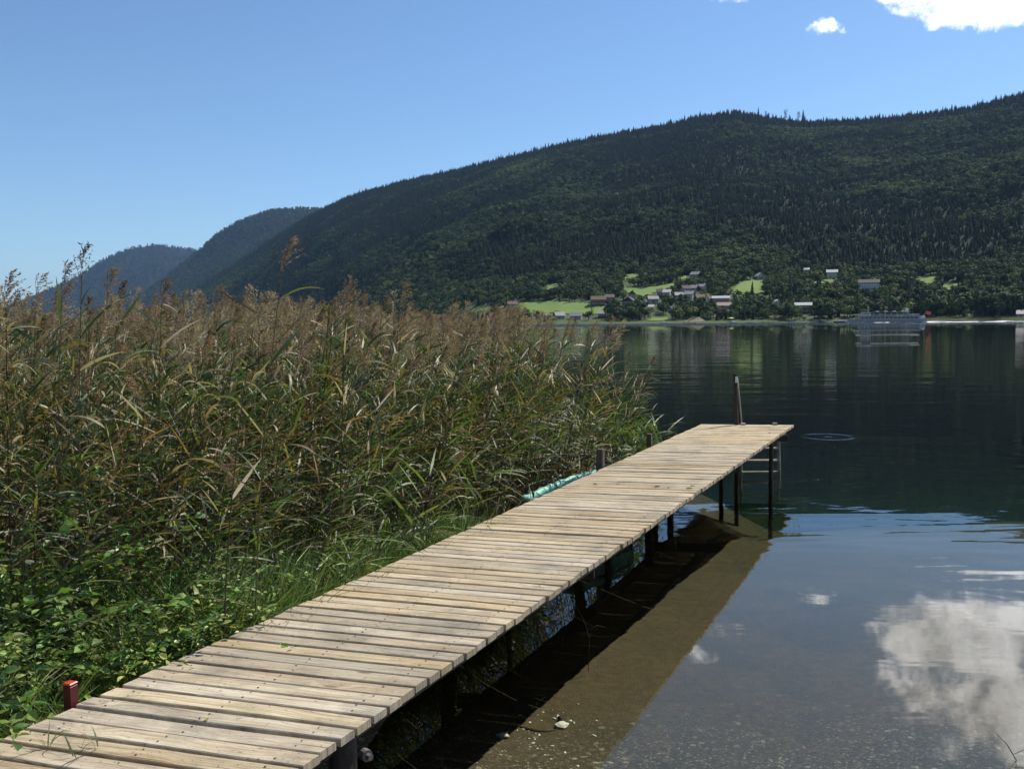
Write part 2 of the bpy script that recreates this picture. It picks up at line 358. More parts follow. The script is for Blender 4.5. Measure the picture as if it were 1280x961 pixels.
def hillg(S_, r0, r1):
    def f(x, y):
        r = np.hypot(x, y); a = np.degrees(np.arctan2(x, y)); top = np.interp(a, S_[0], S_[1])*r1+H
        t = (r-r0)/(r1-r0); tt = np.clip(t, 0, 1)
        z = top*(tt**1.0)+np.clip(top/500, 0, 1)*sstep(.1, .4, tt)*(1-sstep(.8, .97, tt))*(60*vn(x, y, 500, 1.)+25*vn(x, y, 190, 4.))
        return np.where(t > 1, top-(t-1)*(r1-r0)*.5, z)-5*(t < 0)
    return f
hillB = hillg(SB, 4300, 6200); hillC = hillg(SCx, 7000, 9500)
forest_floor = D.materials.new('forest_floor'); forest_floor.use_nodes = True; nt = forest_floor.node_tree; b = nt.nodes['Principled BSDF']
t = nn(nt, 'ShaderNodeTexCoord')
n1 = nn(nt, 'ShaderNodeTexNoise', ins={'Vector': t.outputs['Object'], 'Scale': .02, 'Detail': 8.0, 'Roughness': .7})
n2 = nn(nt, 'ShaderNodeTexNoise', ins={'Vector': t.outputs['Object'], 'Scale': .25, 'Detail': 4.0})
nt.links.new(mixc(nt, n2.outputs[0], ramp(nt, n1.outputs[0], [(.35, (.007, .012, .006)), (.65, (.016, .026, .010))]), (.012, .018, .008)), b.inputs['Base Color'])
b.inputs['Roughness'].default_value = .95; b.inputs['Specular IOR Level'].default_value = .1
def meadow_mat(name, c1, c2, c3):
    m = D.materials.new(name); m.use_nodes = True; nt = m.node_tree; b = nt.nodes['Principled BSDF']
    t = nn(nt, 'ShaderNodeTexCoord')
    n1 = nn(nt, 'ShaderNodeTexNoise', ins={'Vector': t.outputs['Object'], 'Scale': .03, 'Detail': 6.0, 'Roughness': .6})
    n2 = nn(nt, 'ShaderNodeTexNoise', ins={'Vector': t.outputs['Object'], 'Scale': .4, 'Detail': 5.0})
    nt.links.new(mixc(nt, math_(nt, 'MULTIPLY', n2.outputs[0], .5), ramp(nt, n1.outputs[0], [(.35, c1), (.6, c2)]), c3), b.inputs['Base Color'])
    b.inputs['Roughness'].default_value = .9; b.inputs['Specular IOR Level'].default_value = .15; return m
meadow_m = meadow_mat('meadow_grass', (.10, .17, .035), (.13, .20, .045), (.15, .19, .06))
lawn_m = meadow_mat('village_ground', (.035, .06, .02), (.06, .085, .03), (.07, .075, .04))
field_m = meadow_mat('brown_field', (.13, .11, .07), (.16, .135, .09), (.15, .14, .09))
def polar(name, az0, az1, daz, rs, zf, mats, mid=None):
    az = np.radians(np.arange(az0, az1+1e-6, daz)); A, T = np.meshgrid(az, rs)   # rs: function or t list
    Rr = T if callable(mid) is False else T
    if mid is not None:
        a = np.degrees(A); Rr = np.interp(a, A0[0], A0[1])+T*(np.interp(a, A1[0], A1[1])-np.interp(a, A0[0], A0[1]))
    Xg = Rr*np.sin(A); Yg = Rr*np.cos(A); Zg = zf(Xg, Yg); nx, ny = len(az), len(rs)
    i = np.arange((ny-1)*(nx-1)); r = i//(nx-1); c = i % (nx-1); q = r*nx+c
    f = np.column_stack([q, q+1, q+nx+1, q+nx])
    me = D.meshes.new(name); me.from_pydata(np.column_stack([Xg.ravel(), Yg.ravel(), Zg.ravel()]).tolist(), [], f.tolist())
    for m in mats: me.materials.append(m)
    me.polygons.foreach_set('use_smooth', [True]*len(f))
    if len(mats) > 1:   # cultivated strip near the shore
        me.polygons.foreach_set('material_index', (T.ravel()[q] < .155).astype(int))
    o = D.objects.new(name, me); COL.objects.link(o); return tag(o, kind='structure')
ts = np.concatenate([np.linspace(-.04, 0, 4)[:-1], np.linspace(0, .22, 66), np.linspace(.22, 1, 70)[1:], [1.03, 1.1, 1.3, 1.6]])
hA = polar('hillside', -30, 66, .3, ts, hillA, [forest_floor, lawn_m], mid=1)
hB = polar('far_hill', -34, 26, .4, np.concatenate([np.linspace(4200, 6200, 40), [6300, 6600, 7200]]), hillB, [forest_floor])
hC = polar('distant_hill', -58, 26, .4, np.concatenate([np.linspace(6900, 9500, 36), [9700, 10200, 11500]]), hillC, [forest_floor])
def hitA(px, py, lo=500.0, hi=4200.0):
    d = ray(px, py); h = math.hypot(d[0], d[1]); rr = np.arange(lo, hi, 1.5)
    P = CAM[None]+d[None]*(rr/h)[:, None]; zz = hillA(P[:, 0], P[:, 1])
    k = np.argmax(P[:, 2] < zz)
    if not (P[:, 2] < zz).any(): k = len(rr)-1
    return np.array([P[k, 0], P[k, 1], zz[k]])
def in_poly(x, y, poly):
    x = np.asarray(x); y = np.asarray(y); c = np.zeros(x.shape, bool); n = len(poly)
    for i in range(n):
        x1, y1 = poly[i]; x2, y2 = poly[(i+1) % n]
        m = ((y1 > y) != (y2 > y)); xi = (x2-x1)*(y-y1)/((y2-y1) if y2 != y1 else 1e-9)+x1
        c ^= m & (x < xi)
    return c
CLEAR = []
def meadow(name, pxs, mat, off=.5):
    poly = [tuple(hitA(*p)[:2]) for p in pxs]
    CLEAR.append(poly)
    xs = [p[0] for p in poly]; ys = [p[1] for p in poly]; s = 4.0
    gx = np.arange(min(xs)-s, max(xs)+s, s); gy = np.arange(min(ys)-s, max(ys)+s, s)
    Xg, Yg = np.meshgrid(gx, gy); jx = Xg+rng.uniform(-1, 1, Xg.shape); jy = Yg+rng.uniform(-1, 1, Xg.shape)
    ins = in_poly(jx, jy, poly); zz = hillA(jx, jy)+off
    b = MB(); idx = -np.ones(Xg.shape, int); k = 0
    for (i, j), v in np.ndenumerate(ins): idx[i, j] = k; k += 1
    vs = np.column_stack([jx.ravel(), jy.ravel(), zz.ravel()]); fs = []
    for i in range(Xg.shape[0]-1):
        for j in range(Xg.shape[1]-1):
            if ins[i, j] and ins[i+1, j] and ins[i, j+1] and ins[i+1, j+1]: fs.append((idx[i, j], idx[i, j+1], idx[i+1, j+1], idx[i+1, j]))
    used = sorted({q for f in fs for q in f}); mpz = {q: n for n, q in enumerate(used)}
    if not fs: return
    b.add(vs[used], [tuple(mpz[q] for q in f) for f in fs]); o = b.build(name, mat, smooth=True); tag(o, kind='structure')
meadow('meadow', [(645, 392), (648, 379), (690, 376), (745, 380), (760, 384), (752, 394), (700, 393)], meadow_m)
meadow('meadow', [(776, 364), (777, 357), (800, 360), (822, 357), (845, 353), (848, 357), (836, 362), (822, 366), (812, 372), (798, 371)], meadow_m)
meadow('meadow', [(905, 368), (912, 361), (925, 353), (944, 349), (957, 349), (956, 367), (930, 370)], meadow_m)
meadow('meadow', [(1027, 357), (1029, 345), (1046, 343), (1048, 355)], meadow_m)
meadow('meadow', [(1174, 364), (1176, 354), (1206, 353), (1205, 363)], meadow_m)
meadow('meadow', [(1142, 356), (1146, 345), (1175, 345), (1172, 355)], meadow_m)
meadow('meadow', [(680, 366), (682, 355), (700, 354), (698, 365)], meadow_m)
meadow('meadow', [(778, 353), (780, 343), (801, 342), (800, 352)], meadow_m)
meadow('meadow', [(847, 350), (850, 345), (864, 345), (863, 350)], meadow_m)
meadow('meadow', [(584, 392), (588, 384), (612, 383), (616, 391)], meadow_m)
meadow('lakeside_lawn', [(806, 401.5), (808, 397), (838, 397), (842, 401.5)], meadow_m, .35)
meadow('lakeside_lawn', [(1004, 357), (1006, 352), (1034, 352), (1032, 356)], meadow_m)
meadow('ploughed_field', [(664, 396.5), (668, 391), (692, 391), (690, 396.5)], field_m, .75)

# ------------------------------------------------------------------ trees
def leaf_quad(b, c, s, nrm, col, mi=0):
    n = Vector(nrm).normalized(); a = n.orthogonal().normalized(); a = Matrix.Rotation(random.uniform(0, 6.28), 3, n) @ a; q = n.cross(a)
    c = Vector(c); b.add([c-a*s*.5-q*s*.35, c+a*s*.5-q*s*.3, c+a*s*.45+q*s*.4, c-a*s*.4+q*s*.3], [(0, 1, 2, 3)], mi, col)
def decid_parts(h, wdt, nleaf, col, seed, lobes=7, base=.18):
    rs = random.Random(seed); cr = MB(); tr = MB(); L = []
    L.append((Vector((0, 0, h*.6)), wdt*.36, h*.30))
    for i in range(lobes):
        a = 6.28*i/lobes+rs.uniform(-.4, .4); rr = wdt*rs.uniform(.16, .34); z = h*rs.uniform(base+.17, .84)
        L.append((Vector((rr*math.cos(a), rr*math.sin(a), z)), wdt*rs.uniform(.15, .26), h*rs.uniform(.11, .2)))
    for i in range(nleaf):
        c, rx, rz = rs.choice(L); d = Vector((rs.gauss(0, 1), rs.gauss(0, 1), rs.gauss(0, 1))).normalized(); k = rs.uniform(.72, 1.08)
        p = c+Vector((d.x*rx, d.y*rx, d.z*rz))*k
        if p.z < h*base*.7: continue
        v = rs.uniform(.75, 1.25); n = d+Vector((rs.gauss(0, .28), rs.gauss(0, .28), rs.gauss(0, .28)+.15))
        random.seed(rs.random()); leaf_quad(cr, p, rs.uniform(.09, .17)*wdt*.75, n, tuple(x*v for x in col))
    tr.tube([(0, 0, -1.5), (0, 0, h*.25), (.02*wdt, 0, h*.6)], [.035*wdt, .026*wdt, .01*wdt], 6)
    for i in range(4):
        a = 1.57*i+rs.random(); tr.tube([(0, 0, h*.25), (wdt*.13*math.cos(a), wdt*.13*math.sin(a), h*.42), (wdt*.26*math.cos(a), wdt*.26*math.sin(a), h*.6)], [.018*wdt, .013*wdt, .005*wdt], 5)
    return cr, tr
def conif_parts(h, wdt, col, seed, whorls=15, per=9):
    rs = random.Random(seed); cr = MB(); tr = MB()
    tr.tube([(0, 0, -1.5), (0, 0, h*.5), (0, 0, h*.98)], [.02*h, .012*h, .002*h], 5)
    for i in range(whorls):
        f = i/(whorls-1); z = h*(.1+.86*f); ln = wdt*.5*(1-f)**.85*rs.uniform(.8, 1.15)+.02*h
        for k in range(per):
            a = 6.28*(k+rs.random())/per; l = ln*rs.uniform(.7, 1.2); dz = -l*rs.uniform(.25, .55); v = rs.uniform(.75, 1.25)
            ca, sa = math.cos(a), math.sin(a); w_ = l*.30+.01*h; zz = z+rs.uniform(-.02, .02)*h
            cr.add([(0, 0, zz+.03*h), (l*.6*ca-w_*sa, l*.6*sa+w_*ca, zz+dz*.6-.01*h), (l*ca, l*sa, zz+dz), (l*.6*ca+w_*sa, l*.6*sa-w_*ca, zz+dz*.6-.01*h)],
                   [(0, 1, 2), (0, 2, 3)], 0, tuple(x*v for x in col))
    cr.tube([(0, 0, h*.9), (0, 0, h*1.02)], [.012*h, .001*h], 4, 0, col)
    return cr, tr
G1, G2, G3, G4 = (.060, .094, .029), (.095, .135, .040), (.032, .056, .022), (.14, .172, .052)
CONC = (.024, .042, .019)
# sources for the forest mass (kept outside the scene, used by instancing)
def src_coll(name, objs):
    c = D.collections.new(name)
    for o in objs: c.objects.link(o)
    return c
def merged(parts, name, mats):
    a, t_ = parts; a.add(t_.v, t_.f, 1, (1, 1, 1)); return a.build(name, mats, parent=False)
fs_ = [merged(conif_parts(16, 7.5, CONC, 1), 'spruce_a', [conifer_m, bark]), merged(conif_parts(13.5, 6.8, (.03, .048, .021), 2), 'spruce_b', [conifer_m, bark]),
       merged(conif_parts(19, 7.6, (.022, .038, .018), 3, 17), 'spruce_c', [conifer_m, bark]),
       merged(decid_parts(14, 12, 240, G3, 4), 'tree_d', [crown_m, bark]), merged(decid_parts(13, 12, 240, G1, 5), 'tree_e', [crown_m, bark]),
       merged(decid_parts(12, 11, 220, G4, 6), 'tree_f', [crown_m, bark])]
for k, o in enumerate(fs_): o.name = 'fsrc_%d' % k
forest_src = src_coll('forest_sources', fs_)
def scatter(name, P, rot, scl, idx, coll, mat=None):
    me = D.meshes.new(name); me.from_pydata(np.asarray(P).tolist(), [], [])
    a = me.attributes.new('rot', 'FLOAT_VECTOR', 'POINT'); a.data.foreach_set('vector', np.asarray(rot, float).ravel())
    a = me.attributes.new('scl', 'FLOAT_VECTOR', 'POINT'); a.data.foreach_set('vector', np.asarray(scl, float).ravel())
    a = me.attributes.new('idx', 'INT', 'POINT'); a.data.foreach_set('value', np.asarray(idx, int))
    o = D.objects.new(name, me); COL.objects.link(o)
    g = D.node_groups.new(name+'_nodes', 'GeometryNodeTree')
    g.interface.new_socket('Geometry', in_out='INPUT', socket_type='NodeSocketGeometry'); g.interface.new_socket('Geometry', in_out='OUTPUT', socket_type='NodeSocketGeometry')
    gi = g.nodes.new('NodeGroupInput'); go = g.nodes.new('NodeGroupOutput'); ip = g.nodes.new('GeometryNodeInstanceOnPoints'); ci = g.nodes.new('GeometryNodeCollectionInfo')
    ci.inputs[0].default_value = coll; ci.inputs['Separate Children'].default_value = True; ci.inputs['Reset Children'].default_value = True
    def na(t_, nm):
        n = g.nodes.new('GeometryNodeInputNamedAttribute'); n.data_type = t_; n.inputs[0].default_value = nm; return n.outputs[0]
    g.links.new(gi.outputs[0], ip.inputs['Points']); g.links.new(ci.outputs[0], ip.inputs['Instance']); ip.inputs['Pick Instance'].default_value = True
    g.links.new(na('INT', 'idx'), ip.inputs['Instance Index']); g.links.new(na('FLOAT_VECTOR', 'scl'), ip.inputs['Scale'])
    e = g.nodes.new('FunctionNodeEulerToRotation'); g.links.new(na('FLOAT_VECTOR', 'rot'), e.inputs[0]); g.links.new(e.outputs[0], ip.inputs['Rotation'])
    g.links.new(ip.outputs[0], go.inputs[0])
    md = o.modifiers.new('scatter', 'NODES'); md.node_group = g; return o
def keep_clear(x, y, pad=None):
    k = np.ones(len(x), bool)
    for poly in CLEAR: k &= ~in_poly(x, y, poly)
    return k
VILLAGE_T = .150
def forest_pts(n, az0, az1):
    a = rng.uniform(az0, az1, n); r0 = np.interp(a, A0[0], A0[1]); r1 = np.interp(a, A1[0], A1[1])
    rmin, rmax = r0+VILLAGE_T*(r1-r0), r1+120
    u = rng.uniform(0, 1, n); r = np.sqrt(rmin**2+u*(rmax**2-rmin**2)); w_ = (rmax**2-rmin**2)
    k = rng.uniform(0, w_.max(), n) < w_; a, r = a[k], r[k]
    return r*np.sin(np.radians(a)), r*np.cos(np.radians(a))
x, y = forest_pts(215000, -21, 50); k = keep_clear(x, y); x, y = x[k], y[k]
top = np.interp(np.degrees(np.arctan2(x, y)), SA[0], SA[1]); k = top > .02; x, y = x[k], y[k]
z = hillA(x, y); n_ = len(x)
pat = vn(x, y, 130, 7.)+.6*vn(x, y, 50, 2.)+rng.normal(0, .35, n_)+.12+.25*(z < 90)
az_ = np.degrees(np.arctan2(x, y)); tt_ = z/np.maximum(60, 100)
pat = pat+.75*vn(x, y, 310, 4.)-.1
dec = pat > .30
ridge = (np.hypot(x, y)/np.interp(az_, A1[0], A1[1])) > .93
dec &= ~ridge
idx = np.where(dec, np.where(pat > 1.0, 5, np.where(rng.uniform(0, 1, n_) > .45, 4, 3)), rng.integers(0, 3, n_))
s = .66*rng.uniform(.6, 1.25, n_)*np.where(dec, 1.12, np.where(ridge, 1.0, .85))*np.where(ridge, 1.0+.25*rng.normal(0, 1, n_).clip(-1.2, 1.5), 1)
# far slopes carry the same forest in coarser clumps
def hill_pts(f, n, az0, az1, r0, r1, S_):
    a = rng.uniform(az0, az1, n); r = np.sqrt(rng.uniform(r0**2, r1**2, n)); x = r*np.sin(np.radians(a)); y = r*np.cos(np.radians(a)); z = f(x, y); k = z > 8; return x[k], y[k], z[k]
xb, yb, zb = hill_pts(hillB, 22000, -26, -2, 4500, 6300, SB); xc, yc, zc = hill_pts(hillC, 24000, -40, -6, 7300, 9650, SCx)
P = np.column_stack([np.r_[x, xb, xc], np.r_[y, yb, yc], np.r_[z-.8, zb-2, zc-3]]); N_ = len(P)
S = np.r_[s, rng.uniform(1.0, 1.7, len(xb)), rng.uniform(1.4, 2.4, len(xc))]
I = np.r_[idx, rng.choice([0, 1, 2, 3, 4], len(xb)), rng.choice([0, 1, 2, 3], len(xc))]
rot = np.column_stack([rng.normal(0, .03, N_), rng.normal(0, .03, N_), rng.uniform(0, 6.28, N_)])
fo = scatter('forest', P, rot, np.column_stack([S*1.05, S*1.05, S]), I, forest_src); tag(fo, kind='stuff')
# ------------------------------------------------------------------ jetty
def plankmat(name, base, worn, dark):
    m = D.materials.new(name); m.use_nodes = True; nt = m.node_tree; b = nt.nodes['Principled BSDF']
    t = nn(nt, 'ShaderNodeTexCoord'); oi = nn(nt, 'ShaderNodeObjectInfo'); rnd = oi.outputs['Random']
    off = nn(nt, 'ShaderNodeCombineXYZ', ins={0: math_(nt, 'MULTIPLY', rnd, 37.0), 1: math_(nt, 'MULTIPLY', rnd, 91.0), 2: 0.0})
    v = nn(nt, 'ShaderNodeVectorMath', operation='ADD', ins={0: t.outputs['Object'], 1: off.outputs[0]}).outputs[0]
    kn = nn(nt, 'ShaderNodeTexVoronoi', ins={'Vector': nn(nt, 'ShaderNodeMapping', ins={0: v, 'Scale': (2.1, 6.5, 1)}).outputs[0], 'Scale': 1.0})
    wv = nn(nt, 'ShaderNodeTexNoise', ins={'Vector': nn(nt, 'ShaderNodeMapping', ins={0: v, 'Scale': (1.3, 1.3, 1)}).outputs[0], 'Scale': 2.0, 'Detail': 2.0})
    kd = maprange(nt, kn.outputs['Distance'], .0, .35, 1, 0)
    sv_ = nn(nt, 'ShaderNodeSeparateXYZ', ins={0: v})
    gx = nn(nt, 'ShaderNodeCombineXYZ', ins={0: math_(nt, 'MULTIPLY', sv_.outputs[0], 2.2),
        1: math_(nt, 'ADD', math_(nt, 'MULTIPLY', sv_.outputs[1], 85.0), math_(nt, 'ADD', math_(nt, 'MULTIPLY', kd, 5.0), math_(nt, 'MULTIPLY', wv.outputs[0], 7.0))), 2: 0.0})
    gr = nn(nt, 'ShaderNodeTexNoise', ins={'Vector': gx.outputs[0], 'Scale': 1.0, 'Detail': 5.0, 'Roughness': .62})
    st = nn(nt, 'ShaderNodeTexNoise', ins={'Vector': nn(nt, 'ShaderNodeMapping', ins={0: v, 'Scale': (3.0, 9.0, 1)}).outputs[0], 'Scale': 1.0, 'Detail': 6.0, 'Roughness': .65})
    lf = nn(nt, 'ShaderNodeTexNoise', ins={'Vector': nn(nt, 'ShaderNodeMapping', ins={0: v, 'Scale': (1.2, 3.0, 1)}).outputs[0], 'Scale': 1.0, 'Detail': 3.0})
    c = ramp(nt, gr.outputs[0], [(.25, dark), (.42, base), (.62, worn)])
    c = mixc(nt, maprange(nt, st.outputs[0], .5, .78, 0, .6), c, dark)
    c = mixc(nt, maprange(nt, lf.outputs[0], .45, .7, 0, .45), c, tuple(x*y for x, y in zip(base, (1.1, .88, .66))))
    knot = ramp(nt, kn.outputs['Distance'], [(.02, 1.0), (.07, .85), (.11, 0.0)])
    s_ = nn(nt, 'ShaderNodeSeparateColor', ins={0: kn.outputs['Color']})
    knot = math_(nt, 'MULTIPLY', knot, math_(nt, 'GREATER_THAN', s_.outputs[0], .55))
    c = mixc(nt, math_(nt, 'MULTIPLY', knot, .75), c, (.09, .055, .03))
    crk = nn(nt, 'ShaderNodeTexNoise', ins={'Vector': nn(nt, 'ShaderNodeMapping', ins={0: v, 'Scale': (1.6, 60.0, 1)}).outputs[0], 'Scale': 1.0, 'Detail': 1.0})
    c = mixc(nt, math_(nt, 'MULTIPLY', ramp(nt, crk.outputs[0], [(.485, 0.), (.5, 1.), (.515, 0.)]), maprange(nt, lf.outputs[0], .5, .62, 0, .8)), c, (.05, .035, .025))
    geo = nn(nt, 'ShaderNodeNewGeometry'); wsn = nn(nt, 'ShaderNodeTexNoise', ins={'Vector': geo.outputs['Position'], 'Scale': 2.3, 'Detail': 7.0, 'Roughness': .7})
    c = mixc(nt, maprange(nt, wsn.outputs[0], .50, .72, 0, .72), c, (.135, .118, .092))
    spk = nn(nt, 'ShaderNodeTexNoise', ins={'Vector': geo.outputs['Position'], 'Scale': 60.0, 'Detail': 3.0})
    c = mixc(nt, maprange(nt, spk.outputs[0], .64, .72, 0, .7), c, (.07, .06, .05))
    hsv = nn(nt, 'ShaderNodeHueSaturation', ins={'Color': c, 'Value': maprange(nt, rnd, 0, 1, .78, 1.12), 'Saturation': maprange(nt, math_(nt, 'FRACT', math_(nt, 'MULTIPLY', rnd, 7.3)), 0, 1, .75, 1.1)})
    nt.links.new(hsv.outputs[0], b.inputs['Base Color']); b.inputs['Roughness'].default_value = .78; b.inputs['Specular IOR Level'].default_value = .25
    bp = nn(nt, 'ShaderNodeBump', ins={'Strength': .55, 'Distance': .003, 'Height': gr.outputs[0]}); nt.links.new(bp.outputs[0], b.inputs['Normal'])
    return m
plank_m = plankmat('weathered_plank', (.335, .27, .175), (.50, .425, .295), (.105, .08, .05))
nail_m = pmat('rusty_nail', (.05, .032, .022), .7, .3)
jet = empty('wooden_jetty', (LX(8.0), 8.0, 0), 0, 'long weathered plank jetty running out over the water beside the reeds', 'jetty')
jo = Vector(jet.location)
PITCHY = .1025
ys = []; y = 1.55
while y < YEND+.02: ys.append(y); y += PITCHY*(.985+.03*((len(ys)*37) % 11)/10)
shift = YEND-(ys[-1]+.05)
ys = [q+shift for q in ys]
def make_plank(b, k, yc, loc):
    y0, y1 = yc-.0435, yc+.0435; pr = random.Random(k*13+5)
    y0 += pr.uniform(-.003, .003); y1 += pr.uniform(-.003, .003)
    sk_ = skew(yc); el_, er_ = pr.uniform(-.006, .010), pr.uniform(-.006, .011)
    cs = []
    for yy in (y0, y1):
        a = Vector((LX(yy+sk_)-el_, yy+sk_, 0)); c = Vector((RX(yy)+er_, yy, 0)); cs.append((a, c))
    (a0, c0), (a1, c1) = cs
    o = (a0+c0+a1+c1)/4; d = (c0-a0).normalized(); ang = math.atan2(d.y, d.x); Minv = Matrix.Rotation(-ang, 3, 'Z')
    n = 9; T = .033; wz = pr.uniform(-.0025, .0025); tw = pr.uniform(-.002, .002); bow = pr.uniform(-.003, .003)
    vs = []
    cr_ = .004
    for i in range(n):
        f = i/(n-1); p0 = Minv @ (a0.lerp(c0, f)-o); p1 = Minv @ (a1.lerp(c1, f)-o)
        wob = .0015*math.sin(f*9+k); zc = wz+bow*math.sin(math.pi*f)*1.5+tw*(f-.5)
        p0.y += wob; p1.y += wob*.6
        vs += [(p0.x, p0.y, zc-T), (p0.x, p0.y, zc-cr_), (p0.x, p0.y+cr_, zc), (p1.x, p1.y-cr_, zc+tw), (p1.x, p1.y, zc+tw-cr_), (p1.x, p1.y, zc-T)]
    fs = []
    for i in range(n-1):
        for j in range(6): fs.append((i*6+j, i*6+(j+1) % 6, (i+1)*6+(j+1) % 6, (i+1)*6+j))
    fs = [f[::-1] for f in fs]
    fs += [tuple(range(6)), tuple(range((n-1)*6, n*6))[::-1]]
    ox = o+Vector((0, 0, DZ))
    off = Vector((0, 0, 0))
    if loc: # merged planks: put them in jetty space
        Mz = Matrix.Rotation(ang, 3, 'Z'); vs = [tuple(Mz @ Vector(v)+ox-jo) for v in vs]
    b.add(vs, fs, 0)
    L_ = (c0-a0).length
    for xx in (-L_*.5+.115, -.02, L_*.5-.125):
        for yy in (-.024, .026):
            if pr.random() < .12: continue
            cx_, cy__ = xx+pr.uniform(-.012, .012), yy+pr.uniform(-.006, .006); r = pr.uniform(.0038, .0058)
            zt = wz+bow*math.sin(math.pi*(xx/L_+.5))*1.5+.0025
            ring = [(cx_+r*math.cos(t_), cy__+r*math.sin(t_), zt) for t_ in np.linspace(0, 6.283, 7)[:-1]]
            if loc: ring = [tuple(Matrix.Rotation(ang, 3, 'Z') @ Vector(v)+ox-jo) for v in ring]
            b.add(ring, [tuple(range(6))], 1)
    return ox-jo, ang
NP = len(ys); rest = MB()
for k, yc in enumerate(ys):
    far = NP-k > 100
    if k >= 100:
        make_plank(rest, k, yc, True); continue
    b = MB(); loc, ang = make_plank(b, k, yc, False); o = b.build('plank', [plank_m, nail_m], jet, loc=loc); o.rotation_euler[2] = ang
if len(rest.v):
    o = rest.build('planks', [plank_m, nail_m], jet); tag(o, kind='stuff')
print('planks', NP)
# longitudinal beams, cross beams, posts
for (fx, ins) in ((LX, .12), (RX, -.16), (lambda y: (LX(y)+RX(y))/2, 0)):
    b = MB(); n = 12; y0, y1 = 1.5, YEND-.06
    for i in range(3):
        ya, yb = y0+(y1-y0)*i/3, y0+(y1-y0)*(i+1)/3-.006
        pa, pb = Vector((fx(ya)+ins, ya, DZ-.088))-jo, Vector((fx(yb)+ins, yb, DZ-.088))-jo; d = pb-pa
        b.box((pa+pb)/2, (d.length, .06, .10), rz=math.atan2(d.y, d.x), bev=.004)
    b.build('beam', dark_wood, jet)
pmat('weathered_pipe', (.16, .12, .085), .7, .3, noise_s=12, noise_a=.3)
def post(x, y, ztop, r=.055, zbot=None, name='post', mat=None, square=False, lean=0.0):
    zb = (float(zg(x, y))-.5) if zbot is None else zbot; b = MB()
    p = Vector((x, y, 0))-jo; n = 7
    if square:
        b.box((p.x, p.y, (ztop+zb)/2), (2*r, 2*r, ztop-zb), rz=R(-25), bev=.006)
    else:
        pr = random.Random(int(x*100)); pts = []; rad = []
        for i in range(n):
            f = i/(n-1); pts.append((p.x+lean*f+pr.uniform(-.004, .004), p.y+pr.uniform(-.004, .004), zb+(ztop-zb)*f)); rad.append(r*(1.08-.12*f)*pr.uniform(.96, 1.04))
        b.tube(pts, rad, 10)
    return b.build(name, mat or dark_wood, jet, smooth=not square)
def yat_right(px, py): return deck_pt(px, py)[1]
def yat(k, py):
    return on_z(640, py, DZ)[1]
def lx_post(px, r, ex=0.0, y=None):
    """post of the left row seen at photo column px"""
    ys_ = np.linspace(3, YEND, 800); d = np.array([((M3.T @ (np.array([LX(q)+.10, q, 0.0])-CAM))) for q in ys_]); u = CX+F*d[:, 0]/-d[:, 2]
    return float(ys_[np.argmin(abs(u-px))])
for (px, r, ln, kd) in ((560, .055, 0, 'w'), (636, .022, 0, 's'), (715, .05, .10, 'w'), (730, .04, -.06, 'w'), (758, .05, 0, 'w'), (809, .055, .03, 'w'), (819, .035, 0, 'w'), (838, .045, 0, 'w')):
    y = lx_post(px, r); post(LX(y)+.10, y, DZ-.036, r, mat=dark_wood if kd == 'w' else MATS['weathered_pipe'], lean=ln)
    if kd == 'w' and px in (560, 809):
        b = MB(); q = Vector((RX(y)-.20, y+.02, DZ-.215))-jo; q2 = Vector((LX(y+.2)+.06, y+.2, DZ-.215))-jo; d = q-q2
        b.box((q+q2)/2, (d.length, .05, .10), rz=math.atan2(d.y, d.x), bev=.004); b.build('cross_beam', dark_wood, jet)
p = deck_pt(472, 894); post(RX(p[1])-.13, p[1], DZ-.036, .06, mat=dark_wood)
for (px, yy, r) in ((902, YEND-.25, .034), (964, 13.45, .032)):
    post(at_y(px, 560, yy)[0], yy, DZ-.036, r)
for (y, r) in ((3.4, .06), (4.9, .06)): post(LX(y)+.04+r, y, DZ-.036, r)
for (px, py, up, r, g) in ((756, 583.5, .20, .037, 1), (818, 556.5, .15, .03, 1)):
    p = deck_pt(px, py); y = p[1]; o = post(LX(y)-.065, y, DZ+up, r, mat=grey_wood, square=True, name='mooring_post')
# bolt with washer on the near post
p = deck_pt(472, 894); b = MB(); q = Vector((RX(p[1])-.035, p[1]-.06, DZ-.13))-jo
b.tube([q, q+Vector((.02, -.022, 0))], [.024, .024], 14); b.tube([q+Vector((.02, -.022, 0)), q+Vector((.035, -.035, 0))], [.014, .014], 6)
b.build('bolt', pmat('dull_zinc', (.16, .15, .14), .6, .4, .5), jet)
# concrete/brick footing on the bank under the near end
b = MB(); q = Vector((RX(3.2)-.35, 3.15, .15))-jo; b.box(q, (.34, .26, .5), rz=R(-20), bev=.015); b.build('footing', pmat('old_brick', (.12, .05, .035), .9, .2, noise_s=9, noise_a=.4, bump=.5), jet)
